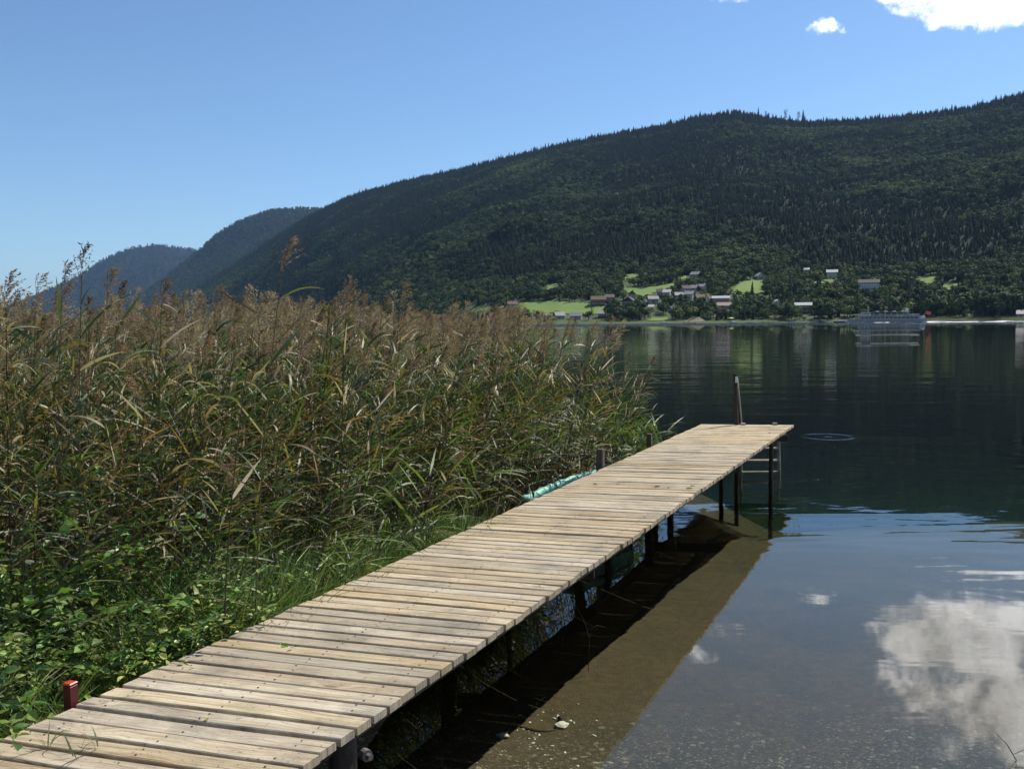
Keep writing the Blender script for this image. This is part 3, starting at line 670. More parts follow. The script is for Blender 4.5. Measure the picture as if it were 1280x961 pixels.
# ladder at the outer end
lad = empty('ladder', (0, 0, 0)); lad.parent = jet
ye = YEND+.07
def endp(px, z): # point on the end face
    d = ray(px, 480); t = (ye)/d[1]; return Vector((d[0]*t, ye, z))-jo
lx0, lx1 = at_y(927, 560, ye)[0], at_y(973, 560, ye)[0]
for nm, xx, ex in (('rail', lx0, .03), ('rail', lx1, .11)):
    b = MB(); a = Vector((xx, ye, DZ-.24))-jo; c = Vector((xx+ex*.6, ye+.13, -.28))-jo
    d = c-a; b.tube([a, (a+c)/2, c], .024, 8); b.build(nm, pmat('weathered_rail', (.30, .27, .22), .8, .3, noise_s=8, noise_a=.3) if nm == 'rail' and 'weathered_rail' not in MATS else MATS['weathered_rail'], lad)
for z in (.355, .165, -.02):
    f = .6*(DZ-.24-z)/(DZ-.24+.28); b = MB()
    a = Vector((lx0+.03*f, ye+.22*f, z))-jo; c = Vector((lx1+.11*f, ye+.22*f, z))-jo
    b.box((a+c)/2, ((c-a).length, .075, .028), bev=.004); b.build('rung', MATS['weathered_rail'], lad)
b = MB(); a = Vector((lx0-.25, ye-.02, DZ-.2))-jo; c = Vector((lx1+.12, ye-.02, DZ-.2))-jo; b.box((a+c)/2, ((c-a).length, .06, .1), bev=.004); b.build('end_beam', dark_wood, jet)
# tall hand post with slanting grab rail
xp = at_y(918.5, 500, ye)[0]; zt = at_y(917, 467, ye)[2]
b = MB(); zb0 = -.9; b.tube([Vector((xp+.05, ye+.03, zb0))-jo, Vector((xp+.035, ye+.01, DZ))-jo, Vector((xp, ye, zt))-jo], [.034, .032, .028], 8); hp = b.build('hand_post', dark_wood, jet)
b = MB(); b.box(Vector((xp+.012, ye-.045, zt-.09))-jo, (.035, .012, .09), rz=R(-24)); b.build('bracket', pmat('pale_metal', (.6, .6, .6), .4, .5, .3), hp).location = (0, 0, 0)
xq = at_y(928, 530, ye+.02)[0]
b = MB(); b.tube([Vector((xp+.03, ye-.02, zt-.06))-jo, Vector((xq, ye+.03, DZ-.05))-jo, Vector((xq+.02, ye+.05, DZ-.3))-jo], .011, 8); b.build('grab_rail', MATS['weathered_rail'], hp, smooth=True)
# small blocks on the end plank
for px in (929, 969):
    xx = at_y(px, 528, YEND)[0]; b = MB(); b.box(Vector((xx, YEND+.01, DZ+.018))-jo, (.07, .05, .035), rz=R(-8), bev=.004); b.build('cleat', plank_m, jet)

# ------------------------------------------------------------------ red marker post by the near end
x, y = LX(3.80)-.035, 3.80; z0 = float(zg(x, y)); t = empty('marker_post', (x, y, z0), R(-20), 'short red painted marker post between the leaves and the plank edge', 'post')
red = pmat('shaded_red_paint', (.07, .006, .008), .5, .4, noise_s=12, noise_a=.4)  # shaft's shaded side put into a darker red
b = MB(); b.box((0, 0, .22), (.055, .055, .84-z0+.44-.44-.0), rz=0, bev=.006)
b = MB(); hh_ = DZ+.085-z0; b.box((0, 0, hh_/2), (.040, .040, hh_), bev=.005); b.build('shaft', red, t)
b = MB(); b.box((0, 0, hh_+.006), (.043, .043, .010), bev=.004); b.build('cap', pmat('sunlit_red_paint', (.45, .035, .02), .4, .5), t)  # sun on the post top put into a brighter red

# ------------------------------------------------------------------ rowing boat under a turquoise cover
tarp = D.materials.new('turquoise_tarpaulin'); tarp.use_nodes = True; nt = tarp.node_tree; bs = nt.nodes['Principled BSDF']
t_ = nn(nt, 'ShaderNodeTexCoord'); n_1 = nn(nt, 'ShaderNodeTexNoise', ins={'Vector': t_.outputs['Object'], 'Scale': 3.0, 'Detail': 6.0, 'Roughness': .65})
nt.links.new(ramp(nt, n_1.outputs[0], [(.3, (.10, .30, .24)), (.55, (.20, .46, .37)), (.75, (.34, .58, .49))]), bs.inputs['Base Color']); bs.inputs['Roughness'].default_value = .55
n_2 = nn(nt, 'ShaderNodeTexNoise', ins={'Vector': nn(nt, 'ShaderNodeMapping', ins={0: t_.outputs['Object'], 'Scale': (3, 14, 3)}).outputs[0], 'Scale': 1.6, 'Detail': 4.0})
bp = nn(nt, 'ShaderNodeBump', ins={'Strength': .25, 'Distance': .02, 'Height': n_2.outputs[0]}); nt.links.new(bp.outputs[0], bs.inputs['Normal'])
pA = on_z(648, 624, .44); pB = on_z(726, 600, .44)
dirb = Vector((pB[0]-pA[0], pB[1]-pA[1], 0)).normalized(); angb = math.atan2(dirb.y, dirb.x)-R(1)
LB, WB = 1.8, .72
nrm = Vector((dirb.y, -dirb.x, 0))
cb = Vector((pA[0], pA[1], 0))+Vector((math.cos(angb), math.sin(angb), 0))*LB*.5+Vector((math.sin(angb), -math.cos(angb), 0))*WB*.5
boat = empty('rowing_boat', (cb.x, cb.y, .03), angb, 'small boat with a turquoise tarpaulin lashed over it, floating between reeds and jetty', 'boat')
def hull_w(f): return WB*.5*(1-max(0, (f-.45)/.55)**2.2)*(.80+.20*min(1, f/.3)) if f > 0 else WB*.4
b = MB(); n = 18; ring = 9; vs = []
for i in range(n):
    f = i/(n-1); w_ = max(.02, hull_w(f)); x_ = -LB/2+LB*f; sh = .385+.13*f**2
    for j in range(ring):
        a = math.pi*(j/(ring-1)); yy = -w_*math.cos(a); zz = sh-(sh+.16)*(math.sin(a)**.6); vs.append((x_, yy, zz))
fs = [(i*ring+j, i*ring+j+1, (i+1)*ring+j+1, (i+1)*ring+j) for i in range(n-1) for j in range(ring-1)]+[tuple(range(ring))]
b.add(vs, fs); hu = b.build('hull', pmat('boat_hull_paint', (.02, .05, .05), .45, .5, noise_s=5, noise_a=.3), boat, smooth=True)
# cover: rolls over the gunwale, sags inside in pleats
b = MB(); n = 70; vs = []; prof = 12
for i in range(n):
    f = i/(n-1); w_ = max(.03, hull_w(f)); x_ = -LB/2-.02+(LB+.04)*f; sh = .335+.13*f**2
    pl = .004*math.sin(f*95)+.003*math.sin(f*61+1)
    for j in range(prof):
        g = j/(prof-1); s_ = g*2-1
        if j == 0 or j == prof-1: yy, zz = (w_+.03+pl)*np.sign(s_), sh-.13+.01*math.sin(f*70)
        elif j == 1 or j == prof-2: yy, zz = (w_+.035+pl)*np.sign(s_), sh+.0
        elif j == 2 or j == prof-3: yy, zz = (w_-.03)*np.sign(s_), sh+.035+pl*.4
        else:
            q = (j-2)/(prof-5); u = (q*2-1); yy = (w_-.05)*u; sag = (1-abs(u)**1.6)*.40+(.08 if abs(u) < .99 else 0); zz = sh+.02-sag*min(1, f*9+.35)*min(1, (1-f)*9+.2)+pl*1.3
    # store
        vs.append((x_, yy, zz))
fs = [(i*prof+j, i*prof+j+1, (i+1)*prof+j+1, (i+1)*prof+j) for i in range(n-1) for j in range(prof-1)]+[tuple(range(prof))]
b.add(vs, fs); b.build('tarpaulin', tarp, boat, smooth=True)
b = MB(); out_ = []
for i in range(60): f = 1-i/59; out_.append((f, -1))
for j in range(1, 12): out_.append((0, -1+2*j/12))
for i in range(60): out_.append((i/59, 1))
pts = []; rad = []
for q, (f, s_) in enumerate(out_):
    w_ = max(.03, hull_w(f))*s_; x_ = -LB/2-.03*(1-abs(s_)**2 if f == 0 else 0)+LB*f; pts.append((x_, w_, .415+.13*f**2+.006*math.sin(q*.9))); rad.append(.042+.005*math.sin(q*1.35)*math.sin(q*.37+1)+.002*math.sin(q*3.1))
b.tube(pts, rad, 12); b.build('cover_rim', tarp, boat, smooth=True)
pmat('dark_rope', (.05, .07, .06), .9, .2)
for k in range(4):
    f = .12+.25*k; w_ = hull_w(f); x_ = -LB/2+LB*f; sh = .40+.13*f**2
    for s_ in (-1, 1): b = MB(); b.tube([(x_, s_*(w_+.045), sh-.12), (x_, s_*(w_+.05), sh+.0), (x_+.02, s_*(w_-.02), sh+.055), (x_+.05, s_*(w_-.16), sh-.03)], .006, 5); b.build('lashing', MATS['dark_rope'], boat)
# ------------------------------------------------------------------ reeds
def blade(b, p0, d, L, w, droop, col, mi=0, seg=5, twist=0.0, up=None):
    p = Vector(p0); d = Vector(d).normalized(); vs = []; cs = []
    side = d.cross(Vector((0, 0, 1))); side = side.normalized() if side.length > .1 else Vector((1, 0, 0))
    side = Matrix.Rotation(twist, 3, d) @ side
    for i in range(seg+1):
        f = i/seg; ww = w*(.45+.55*min(1, f*5))*(1-f**2.2)+.0006
        s_ = (Matrix.Rotation(twist*.6*f, 3, d) @ side)
        vs += [p-s_*ww*.5, p+s_*ww*.5]
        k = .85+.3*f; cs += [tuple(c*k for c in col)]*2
        p = p+d*(L/seg); d = (d+Vector((0, 0, -droop/seg))).normalized(); side = (side-d*side.dot(d)).normalized()
    b.add(vs, [(2*i, 2*i+1, 2*i+3, 2*i+2) for i in range(seg)], mi, cs)
def plume(b, base, d, L, rs, col, dens=1.0, mi=0):
    p = Vector(base); d = Vector(d).normalized(); droopdir = Vector((rs.uniform(.4, 1), rs.uniform(-.4, .4), -.55))
    nb = int(17*dens)
    for i in range(nb):
        f = i/nb; q = p+d*(L*f*.92); a = rs.uniform(0, 6.28); out = Vector((math.cos(a), math.sin(a), .9)); out = (out*.55+d*.7+droopdir*.35).normalized()
        bl = L*(.55*(1-f)**.7+.10)*rs.uniform(.7, 1.15)
        v = rs.uniform(.7, 1.3); c = tuple(x*v for x in col)
        pts = [q]; dd = out
        for s_ in range(4): pts.append(pts[-1]+dd*(bl/4)); dd = (dd+droopdir*.16).normalized()
        for s_ in range(4):     # fine branchlets and spikelets
            a0_, a1_ = pts[s_], pts[s_+1]; sd = dd.orthogonal().normalized()
            b.add([a0_-sd*.0012, a0_+sd*.0012, a1_+sd*.0010, a1_-sd*.0010], [(0, 1, 2, 3)], mi, c)
            for _ in range(3):
                e = a0_.lerp(a1_, rs.random()); o = (dd+Vector((rs.gauss(0, .5), rs.gauss(0, .5), rs.gauss(0, .4)-.1))).normalized(); l = rs.uniform(.014, .03); w_ = rs.uniform(.0022, .0042)
                sd2 = Matrix.Rotation(rs.uniform(0, 6), 3, o) @ o.orthogonal().normalized()
                v2 = v*rs.uniform(.8, 1.35); b.add([e, e+o*l*.5+sd2*w_, e+o*l, e+o*l*.5-sd2*w_], [(0, 1, 2, 3)], mi, tuple(x*v2 for x in col))
GR = [(.056, .098, .030), (.078, .120, .040), (.038, .072, .024), (.11, .145, .056)]
GRB = [(.11, .18, .035), (.14, .21, .05), (.08, .14, .03), (.17, .22, .07)]
YL = [(.20, .18, .055), (.21, .14, .045), (.15, .16, .05)]
BR = [(.22, .16, .09), (.30, .24, .15), (.13, .085, .045), (.38, .32, .22)]
PL = [(.19, .135, .092), (.24, .17, .115), (.145, .10, .072), (.31, .25, .18), (.17, .11, .078)]
def reed_parts(seed, h, plume_on=True, green=.75, nleaf=13, bare=.32):
    rs = random.Random(seed); st = MB(); leaves = []; pts = []; x = y = 0; lean = rs.uniform(.02, .12); la = rs.uniform(-.8, .8)
    n = 9
    for i in range(n):
        f = i/(n-1); k = lean*h*f**1.9; pts.append(Vector((k*math.cos(la), k*math.sin(la), h*f)))
    scol = rs.choice([(.12, .10, .045), (.08, .085, .03), (.17, .13, .07), (.07, .048, .03)])
    st.tube(pts, [.0050*(1-.55*i/(n-1)) for i in range(n)], 5, 0, scol, cap=False)
    for i in range(nleaf):
        f = bare+(.97-bare)*(i+rs.uniform(-.3, .3))/nleaf; f = min(.97, max(.08, f)); k = f*(n-1); j = int(k); p = pts[j].lerp(pts[min(j+1, n-1)], k-j)
        a = rs.gauss(0, .9)+(math.pi if rs.random() < .3 else 0); upz = rs.uniform(.55, 1.5) if f > .6 else rs.uniform(.2, 1.0)
        r = rs.random(); dry = (1-green)*(1.5-f*.8)
        col = rs.choice(BR) if r < dry*.6 else (rs.choice(YL) if r < dry else rs.choice(GR if h > 1.7 else GRB))
        if f < .38 and rs.random() < .75: col = rs.choice([(.11, .075, .04), (.16, .115, .06), (.07, .05, .028), (.05, .06, .02)])
        L_ = rs.uniform(.18, .42)*(1.1-.35*abs(f-.6)); b = MB()
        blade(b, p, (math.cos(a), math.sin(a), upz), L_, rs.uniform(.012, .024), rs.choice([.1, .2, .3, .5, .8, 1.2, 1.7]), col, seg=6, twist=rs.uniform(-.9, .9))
        leaves.append(b)
    pm = MB()
    if plume_on:
        d = (pts[-1]-pts[-2]).normalized()+Vector((.12, 0, 0)); plume(pm, pts[-1]-d*.03, d, rs.uniform(.17, .30), rs, rs.choice(PL), rs.uniform(.8, 1.15))
    return st, leaves, pm
def reed_merged(seed, h, **kw):
    st, lv, pm = reed_parts(seed, h, **kw); b = MB(); b.add(st.v, st.f, 0, st.c)
    for l in lv: b.add(l.v, l.f, 0, l.c)
    if len(pm.v): b.add(pm.v, pm.f, 1, pm.c)
    return b
rsrc = []
spec = [(2.5, True, .6), (2.35, True, .4), (2.6, True, .3), (2.2, True, .65), (2.45, True, .2), (2.3, True, .45),      # tall with plume
        (1.9, False, .9), (1.6, False, .85), (2.0, False, .7), (1.3, False, .95), (1.0, False, .9), (2.1, False, .15)]  # leafy or dead without
for k, (h, p_, g) in enumerate(spec):
    o = reed_merged(100+k, h, plume_on=p_, green=g, nleaf=21 if h > 1.5 else 15, bare=.22 if h > 2.1 else .08).build('rsrc_%02d' % k, [reed_leaf, plume_m], parent=False); rsrc.append(o)
reed_src = src_coll('reed_sources', rsrc)
# boat footprint stays open
def near_boat(x, y, m=.12):
    dx, dy = x-cb.x, y-cb.y; c, s_ = math.cos(-angb), math.sin(-angb); u = dx*c-dy*s_; v = dx*s_+dy*c
    return (np.abs(u) < LB/2+m) & (np.abs(v) < WB/2+m)
def reed_field(n, x0, x1, y0, y1):
    x = rng.uniform(x0, x1, n); y = rng.uniform(y0, y1, n); d = (LX(y)-x)*.905
    return x, y, d
PH = []
def hfun(x, y, d):
    """height of the bed: low along the jetty, full height further in, falling to the open water"""
    inner = np.interp(y, [4.6, 6.5, 8.5, 12, 14], [1.25, .9, .8, .85, .95])
    hb = .28+.72*(1-sstep(8.2, 10, y))*sstep(4.9, 5.8, y)
    h = hb+(2.40-.05*sstep(7.5, 11, y)*sstep(-4, 1, x)-hb)*sstep(.10, 1.0, d/np.maximum(inner, .1))
    edge = 14.2-.55*np.maximum(d, 0)*0+np.clip(d-1.5, 0, 30)*1.6           # outer margin towards the lake
    h = h*sstep(0, 1, (edge-y)/3.2+.30)*np.where((y > 13.2) & (d < .2), 0, 1)
    h = h*(.94+.07*vn(x, y, 1.4, 3.)+.05*vn(x, y, .5, 1.))
    return h
x, y, d = reed_field(30000, -22, 3.0, 4.4, 30)
hh_ = hfun(x, y, d)
front = y-(4.6+.18*np.clip(-x-2, 0, 4)+.12*np.sin(x*2.1))
dens_ = np.where(y < 9.5, 1.0, np.where(y < 14.5, .72, .3))*np.where(x < -9, .35, 1)
az_ = np.degrees(np.arctan2(x, y))
k = (d > .10) & (front > 0) & (hh_ > .35) & (rng.uniform(0, 1, len(x)) < dens_) & ~near_boat(x, y) & (az_ > -48)
# open water pocket around the boat and the mooring post
k &= ~((d < .85) & (y > 7.6) & (y < 10.6) & (rng.uniform(0, 1, len(x)) < .9))
x, y, d, hh_, front = x[k], y[k], d[k], hh_[k], front[k]
n_ = len(x); print('reeds', n_)
hh_ = hh_*sstep(-.6, .6, front)**.6
hh_ = hh_*rng.uniform(.80, 1.07, n_)
i_ = np.where(hh_ > 1.9, rng.choice([0, 1, 2, 3, 4, 5, 0, 1, 2, 3, 4, 8, 11, 6], n_), np.where(hh_ > 1.35, rng.choice([6, 7, 8, 3, 11, 6], n_), rng.choice([9, 10, 7, 9], n_)))
hs = np.array([s_[0] for s_ in spec])[i_]; sc_ = (hh_/hs)
zb = zg(x, y)
# heights are above the water/ground: reeds rooted under water are taller
sc_ = (hh_-np.minimum(zb, .35)*.95)/hs; sc_ = np.clip(sc_, .35, 1.3)
rot = np.column_stack([rng.normal(0, .07, n_), rng.normal(.03, .07, n_)+.20*(1-sstep(.2, 1.6, d))+.0*d, rng.normal(.0, .9, n_)])
# lean out to the light on the margins
ro = scatter('reed_bed', np.column_stack([x, y, zb-.03]), rot, np.column_stack([np.maximum(sc_, .8)]*2+[sc_]), i_, reed_src); tag(ro, kind='stuff')

# tall reeds that stand out of the bed, each a plant of its own
def tall_reed(px, ptop, Y, seed, label, lean=0.0, green=.6, rz=0.0, group=None):
    p = at_y(px, ptop, Y); x_, y_ = p[0], Y; z0 = float(zg(x_, y_)); L_ = .30; h = (p[2]-z0)-L_*.75
    st, lv, pm = reed_parts(seed, h, green=green, nleaf=11, bare=.5)
    t = empty('tall_reed', (x_, y_, z0), rz, label, 'reed', None)
    st.build('stem', reed_leaf, t)
    for l in lv: l.build('leaf', reed_leaf, t)
    pm.build('plume', plume_m, t, smooth=False)
    k = st.v[-1]; t.location.x -= k[0]*math.cos(rz)-k[1]*math.sin(rz)
    return t
tall_reed(96, 292, 5.2, 1, 'tallest pale feathery reed plume rising against the sky at the left')
tall_reed(118, 316, 5.6, 2, 'feathery reed plume just right of the tallest pale plume')
tall_reed(75, 322, 5.4, 3, 'thin reed plume just left of the tallest pale plume')
tall_reed(12, 335, 5.2, 4, 'curved grey reed plume at the left edge of the bed')
tall_reed(40, 345, 5.8, 14, 'small reed plume between the left edge and the pale feathery group')
tall_reed(347, 283, 4.9, 5, 'dark brown reed plume nodding in front of the wooded hill', green=.5)
tall_reed(308, 355, 4.7, 6, 'thin dark reed with angled leaves below the nodding brown plume', green=.35)
tall_reed(205, 335, 5.8, 7, 'narrow dark spike of a reed before the bluish hills')
tall_reed(160, 340, 6.0, 15, 'slim dark reed before the lowest distant hill')
tall_reed(430, 340, 6.3, 8, 'tall brown reed standing right of the nodding plume')
tall_reed(500, 352, 7.5, 9, 'reed plume rising in the middle of the bed under the dark slope')
tall_reed(620, 372, 9.0, 10, 'reed plume in front of the pale left end of the meadow')
tall_reed(682, 384, 9.8, 11, 'reed plume with a bright green upright leaf in front of the boathouses', green=.95)
tall_reed(782, 436, 12.2, 12, 'rusty drooping reed plume at the lake edge of the bed')
tall_reed(770, 475, 11.8, 13, 'low rusty reed plume hanging above the turquoise boat', green=.8)
tall_reed(842, 536, 13.0, 16, 'little nodding plume sticking out over the water at the tip of the bed', green=.9)

# ------------------------------------------------------------------ bank plants
def grass_tuft(seed, n, h, spread, cols):
    rs = random.Random(seed); b = MB()
    for i in range(n):
        a = rs.uniform(0, 6.28); r = spread*math.sqrt(rs.random()); p = (r*math.cos(a), r*math.sin(a), 0); a2 = a+rs.gauss(0, .8)
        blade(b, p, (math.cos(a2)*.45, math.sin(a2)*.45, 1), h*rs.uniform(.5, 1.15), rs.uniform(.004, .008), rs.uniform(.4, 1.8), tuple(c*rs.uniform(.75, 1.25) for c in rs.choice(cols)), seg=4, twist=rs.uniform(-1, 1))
    return b
GG = [(.14, .21, .045), (.10, .17, .035), (.19, .25, .07), (.12, .18, .06)]
gsrc = [grass_tuft(1, 40, .30, .07, GG).build('gsrc_0', grass_m, parent=False), grass_tuft(2, 34, .42, .08, GG+YL[:1]).build('gsrc_1', grass_m, parent=False),
        grass_tuft(3, 28, .2, .06, GG+BR[:1]).build('gsrc_2', grass_m, parent=False), grass_tuft(4, 26, .65, .08, GG).build('gsrc_3', grass_m, parent=False)]
grass_src = src_coll('grass_sources', gsrc)
n_ = 5200; y = rng.uniform(1.2, 9.5, n_); d = .03+np.abs(rng.exponential(.9, n_)); x = LX(y)-d/.905
z = zg(x, y); k = (z > -.02) & (x > -7); x, y, z, d = x[k], y[k], z[k], d[k]; n_ = len(x)
i_ = np.where(y > 5.0, rng.choice([1, 3, 3, 3], n_), rng.choice([0, 1, 2, 2], n_)); s = rng.uniform(.6, 1.25, n_)*np.where(d < .25, .75, 1)
go_ = scatter('bank_grass', np.column_stack([x, y, z-.01]), np.column_stack([rng.normal(0, .12, n_), rng.normal(0, .12, n_), rng.uniform(0, 6.28, n_)]), np.column_stack([s]*3), i_, grass_src); tag(go_, kind='stuff')
def leaf(b, p, d, nrm, L, w, col, mi=0, lobes=False):
    d = Vector(d).normalized(); n = Vector(nrm); n = (n-d*n.dot(d)).normalized(); s_ = d.cross(n); p = Vector(p)
    fold = n*w*.18
    pts = [p, p+d*L*.28+s_*w*.46+fold, p+d*L*.62+s_*w*.38+fold*.8-n*L*.04, p+d*L-n*L*.12, p+d*L*.62-s_*w*.38+fold*.8-n*L*.04, p+d*L*.28-s_*w*.46+fold, p+d*L*.3, p+d*L*.64-n*L*.04]
    b.add(pts, [(0, 1, 6), (1, 2, 7, 6), (2, 3, 7), (3, 4, 7), (4, 5, 6, 7), (5, 0, 6)], mi, col)
def shrub_parts(seed, h, wd, nst, per, lsize, cols, droop=.6):
    rs = random.Random(seed); st = MB(); lf = MB()
    for i in range(nst):
        a = rs.uniform(0, 6.28); r0 = wd*.25*math.sqrt(rs.random()); p = Vector((r0*math.cos(a), r0*math.sin(a), 0)); out = rs.uniform(.15, 1.1)
        d = Vector((math.cos(a)*out, math.sin(a)*out, 1.2)).normalized(); L_ = h*rs.uniform(.6, 1.15); pts = [p]; n = 8
        for s_ in range(n): pts.append(pts[-1]+d*(L_/n)); d = (d+Vector((math.cos(a)*.08, math.sin(a)*.08, -droop/n))+Vector((rs.gauss(0, .06), rs.gauss(0, .06), 0))).normalized()
        st.tube(pts, [.0035*(1-.6*q/n) for q in range(n+1)], 4, 0, (.07, .085, .03), cap=False)
        for q in range(per):
            f = .18+.82*rs.random(); k = f*n; j = min(int(k), n-1); e = pts[j].lerp(pts[j+1], k-j); a2 = rs.uniform(0, 6.28)
            dd = Vector((math.cos(a2), math.sin(a2), rs.uniform(-.2, .5))); e = e+dd*lsize*.3
            sz = lsize*rs.uniform(.6, 1.25); v = rs.uniform(.75, 1.3); c = rs.choice(cols)
            leaf(lf, e, dd, (rs.gauss(0, .45), rs.gauss(0, .45), 1), sz, sz*rs.uniform(.55, .75), tuple(x*v for x in c))
    return st, lf
SG = [(.14, .23, .05), (.19, .29, .06), (.08, .15, .035), (.24, .33, .08), (.20, .22, .05)]
SY = [(.26, .33, .07), (.19, .28, .06), (.32, .36, .10)]
protos = []
for (nm, kw) in (('leafy_shrub', dict(seed=1, h=.85, wd=.9, nst=52, per=42, lsize=.04, cols=SG)), ('leafy_shrub', dict(seed=2, h=.6, wd=.8, nst=44, per=30, lsize=.036, cols=SG+SY, droop=1.0)),
                 ('bramble', dict(seed=3, h=.85, wd=.8, nst=30, per=30, lsize=.052, cols=SG, droop=1.3)), ('leafy_shrub', dict(seed=4, h=.45, wd=.7, nst=50, per=26, lsize=.03, cols=SY+SG, droop=1.2)),
                 ('creeper', dict(seed=5, h=.75, wd=.6, nst=26, per=26, lsize=.04, cols=SY, droop=2.0))):
    st, lf = shrub_parts(**kw); protos.append((nm, st, lf))
built = {}
def shrub(k, x_, y_, s_, label, cat='shrub', group=None, zs=1.0):
    z0 = float(zg(x_, y_)); nm, st, lf = protos[k]
    t = empty(nm, (x_, y_, z0-.02), random.uniform(0, 6.28), label, cat, group); t.scale = (s_*1.12, s_*1.12, s_*zs*1.22)
    if k not in built: built[k] = (st.build('stems', shrub_leaf, t), lf.build('foliage', shrub_leaf, t))
    else:
        for o in built[k]: c = o.copy(); COL.objects.link(c); c.parent = t
    return t
shrub(2, -2.75, 4.45, 1.3, 'tall bramble with broad bright leaves at the left edge, under the shaded reeds', 'bramble', zs=1.15)
shrub(2, -2.42, 3.85, .9, 'low bramble with big folded leaves just left of the red post', 'bramble')
shrub(2, -2.55, 3.45, .8, 'bramble with pale broad leaves at the bottom left corner', 'bramble')
shrub(0, -2.25, 4.9, 1.0, 'rounded leafy shrub behind the tall bramble, in front of the dark reeds')
shrub(0, -1.98, 4.85, .85, 'leafy shrub with yellow-green tips directly left of the small round plant')
shrub(4, -2.15, 4.45, 1.0, 'trailing yellow-green creeper hanging toward the red post', 'creeper')
shrub(4, -1.85, 5.3, .85, 'sunlit yellow-green creeper patch climbing the reed stems', 'creeper')
shrub(3, -1.98, 4.15, .7, 'low small-leaved shrub touching the plank edge behind the red post')
shrub(3, -1.80, 4.55, .6, 'small round plant at the plank edge just past the low small-leaved shrub')
shrub(0, -3.0, 5.2, 1.1, 'dark leafy shrub behind the tall bramble at the left edge')
shrub(3, -2.05, 3.25, .6, 'tiny weed at the very corner of the first planks')
# sprouts growing through the near planks
for k, (px, py, lab) in enumerate(((95, 945, 'tiny grass sprout growing through the first gap in the planks'), (120, 935, 'pair of thin grass blades sprouting from the second gap in the planks'), (60, 935, 'dry grass wisp lying at the corner of the first planks'))):
    p = on_z(px, py, DZ+.002); b = grass_tuft(50+k, 5 if k != 1 else 3, .13 if k != 1 else .16, .02, [(.16, .16, .08), (.10, .12, .05)]); o = b.build('grass_sprout', grass_m, loc=tuple(p)); tag(o, lab, 'grass')
# leaves lying on the planks
lfc = [(.30, .30, .05), (.05, .035, .02), (.07, .05, .03)]
for k, (px, py, s_, c, lab) in enumerate(((857, 610, .085, 0, 'yellow-green leaf lying on the jetty planks'), (868, 607.5, .07, 0, 'pale leaf fragment right beside the yellow-green leaf'), (838, 609, .05, 1, 'small dark leaf left of the yellow-green leaf on the planks'),
        (741, 604.5, .055, 1, 'small dark leaf near the left plank edge by the boat'), (772, 604.5, .04, 2, 'tiny brown leaf right of the dark leaf by the boat'), (826, 608, .08, 2, 'curled brown leaf between two dark specks on the planks'),
        (258, 897, .03, 0, 'tiny pale flower bud standing on a near plank'), (960, 541, .07, 2, 'dry brown leaf at the outer end of the jetty'))):
    p = on_z(px, py, DZ+.006); b = MB(); leaf(b, (0, 0, 0), (math.cos(k*1.9), math.sin(k*1.9), .05), (.1, .1, 1), s_, s_*.55, lfc[c]); o = b.build('fallen_leaf', shrub_leaf, loc=tuple(p)); tag(o, lab, 'leaf')

# ------------------------------------------------------------------ things on the lake bed
stone_m = pmat('pale_stone', (.62, .58, .47), .8, .3, noise_s=20, noise_a=.2)
def pebble(seed, sx, sy, sz):
    rs = random.Random(seed); b = MB(); n, m = 7, 5; vs = [(0, 0, sz)]
    for j in range(1, m):
        th = math.pi*j/m
        for i in range(n): a = 6.28*i/n; k = rs.uniform(.8, 1.15); vs.append((sx*math.sin(th)*math.cos(a)*k, sy*math.sin(th)*math.sin(a)*k, sz*math.cos(th)))
    vs.append((0, 0, -sz)); fs = [(0, 1+i, 1+(i+1) % n) for i in range(n)]
    for j in range(m-2):
        for i in range(n): fs.append((1+j*n+i, 1+(j+1)*n+i, 1+(j+1)*n+(i+1) % n, 1+j*n+(i+1) % n))
    l = len(vs)-1; fs += [(l, 1+(m-2)*n+(i+1) % n, 1+(m-2)*n+i) for i in range(n)]; b.add(vs, fs); return b
def on_bed(px, py):
    d = ray(px, py); t = 1.0
    while t < 40:
        P = CAM+d*t
        if P[2] < float(zg(P[0], P[1])): break
        t += .01
    return CAM+d*t
p = on_bed(703, 908); o = pebble(1, .055, .04, .02).build('pale_stone', stone_m, loc=tuple(p+[0, 0, .01])); o.rotation_euler = (.2, .1, .6); tag(o, 'larger white stone on the lake bed at the right end of the dark ring', 'stone')
p = on_bed(628, 921); o = pebble(2, .045, .03, .018).build('pale_stone', stone_m, loc=tuple(p+[0, 0, .01])); tag(o, 'white angular stone on the lake bed at the shadow edge, left of the dark ring', 'stone')
peb = pebble(3, .009, .006, .004).build('white_pebble', stone_m, loc=(0, 0, 0)); tag(peb, 'small white pebble scattered on the brown lake bed around the dark ring', 'pebble', 'small white pebbles on the lake bed')
rr = random.Random(4); first = True
for k in range(70):
    px = rr.gauss(660, 34); py = rr.gauss(912, 24)
    if py > 958 or py < 862 or px < 600-(py-960)*.9-10: continue
    p = on_bed(px, py); o = peb if first else peb.copy()
    if not first: COL.objects.link(o)
    first = False; o.location = tuple(p+[0, 0, .002]); s_ = rr.uniform(.6, 1.9); o.scale = (s_*rr.uniform(.8, 1.5), s_, s_); o.rotation_euler = (0, 0, rr.uniform(0, 3))
p = on_bed(672, 904); b = MB(); pts = [(.16*math.cos(a), .125*math.sin(a), .0+.012*math.sin(a*2)) for a in np.linspace(-3.4, .5, 20)]
b.tube(pts, .013, 7); o = b.build('sunken_hoop', pmat('sunken_rubber', (.02, .017, .012), .8, .2), loc=tuple(p+[0, 0, .004])); tag(o, 'dark half-buried hoop on the lake bed among white pebbles', 'hoop')
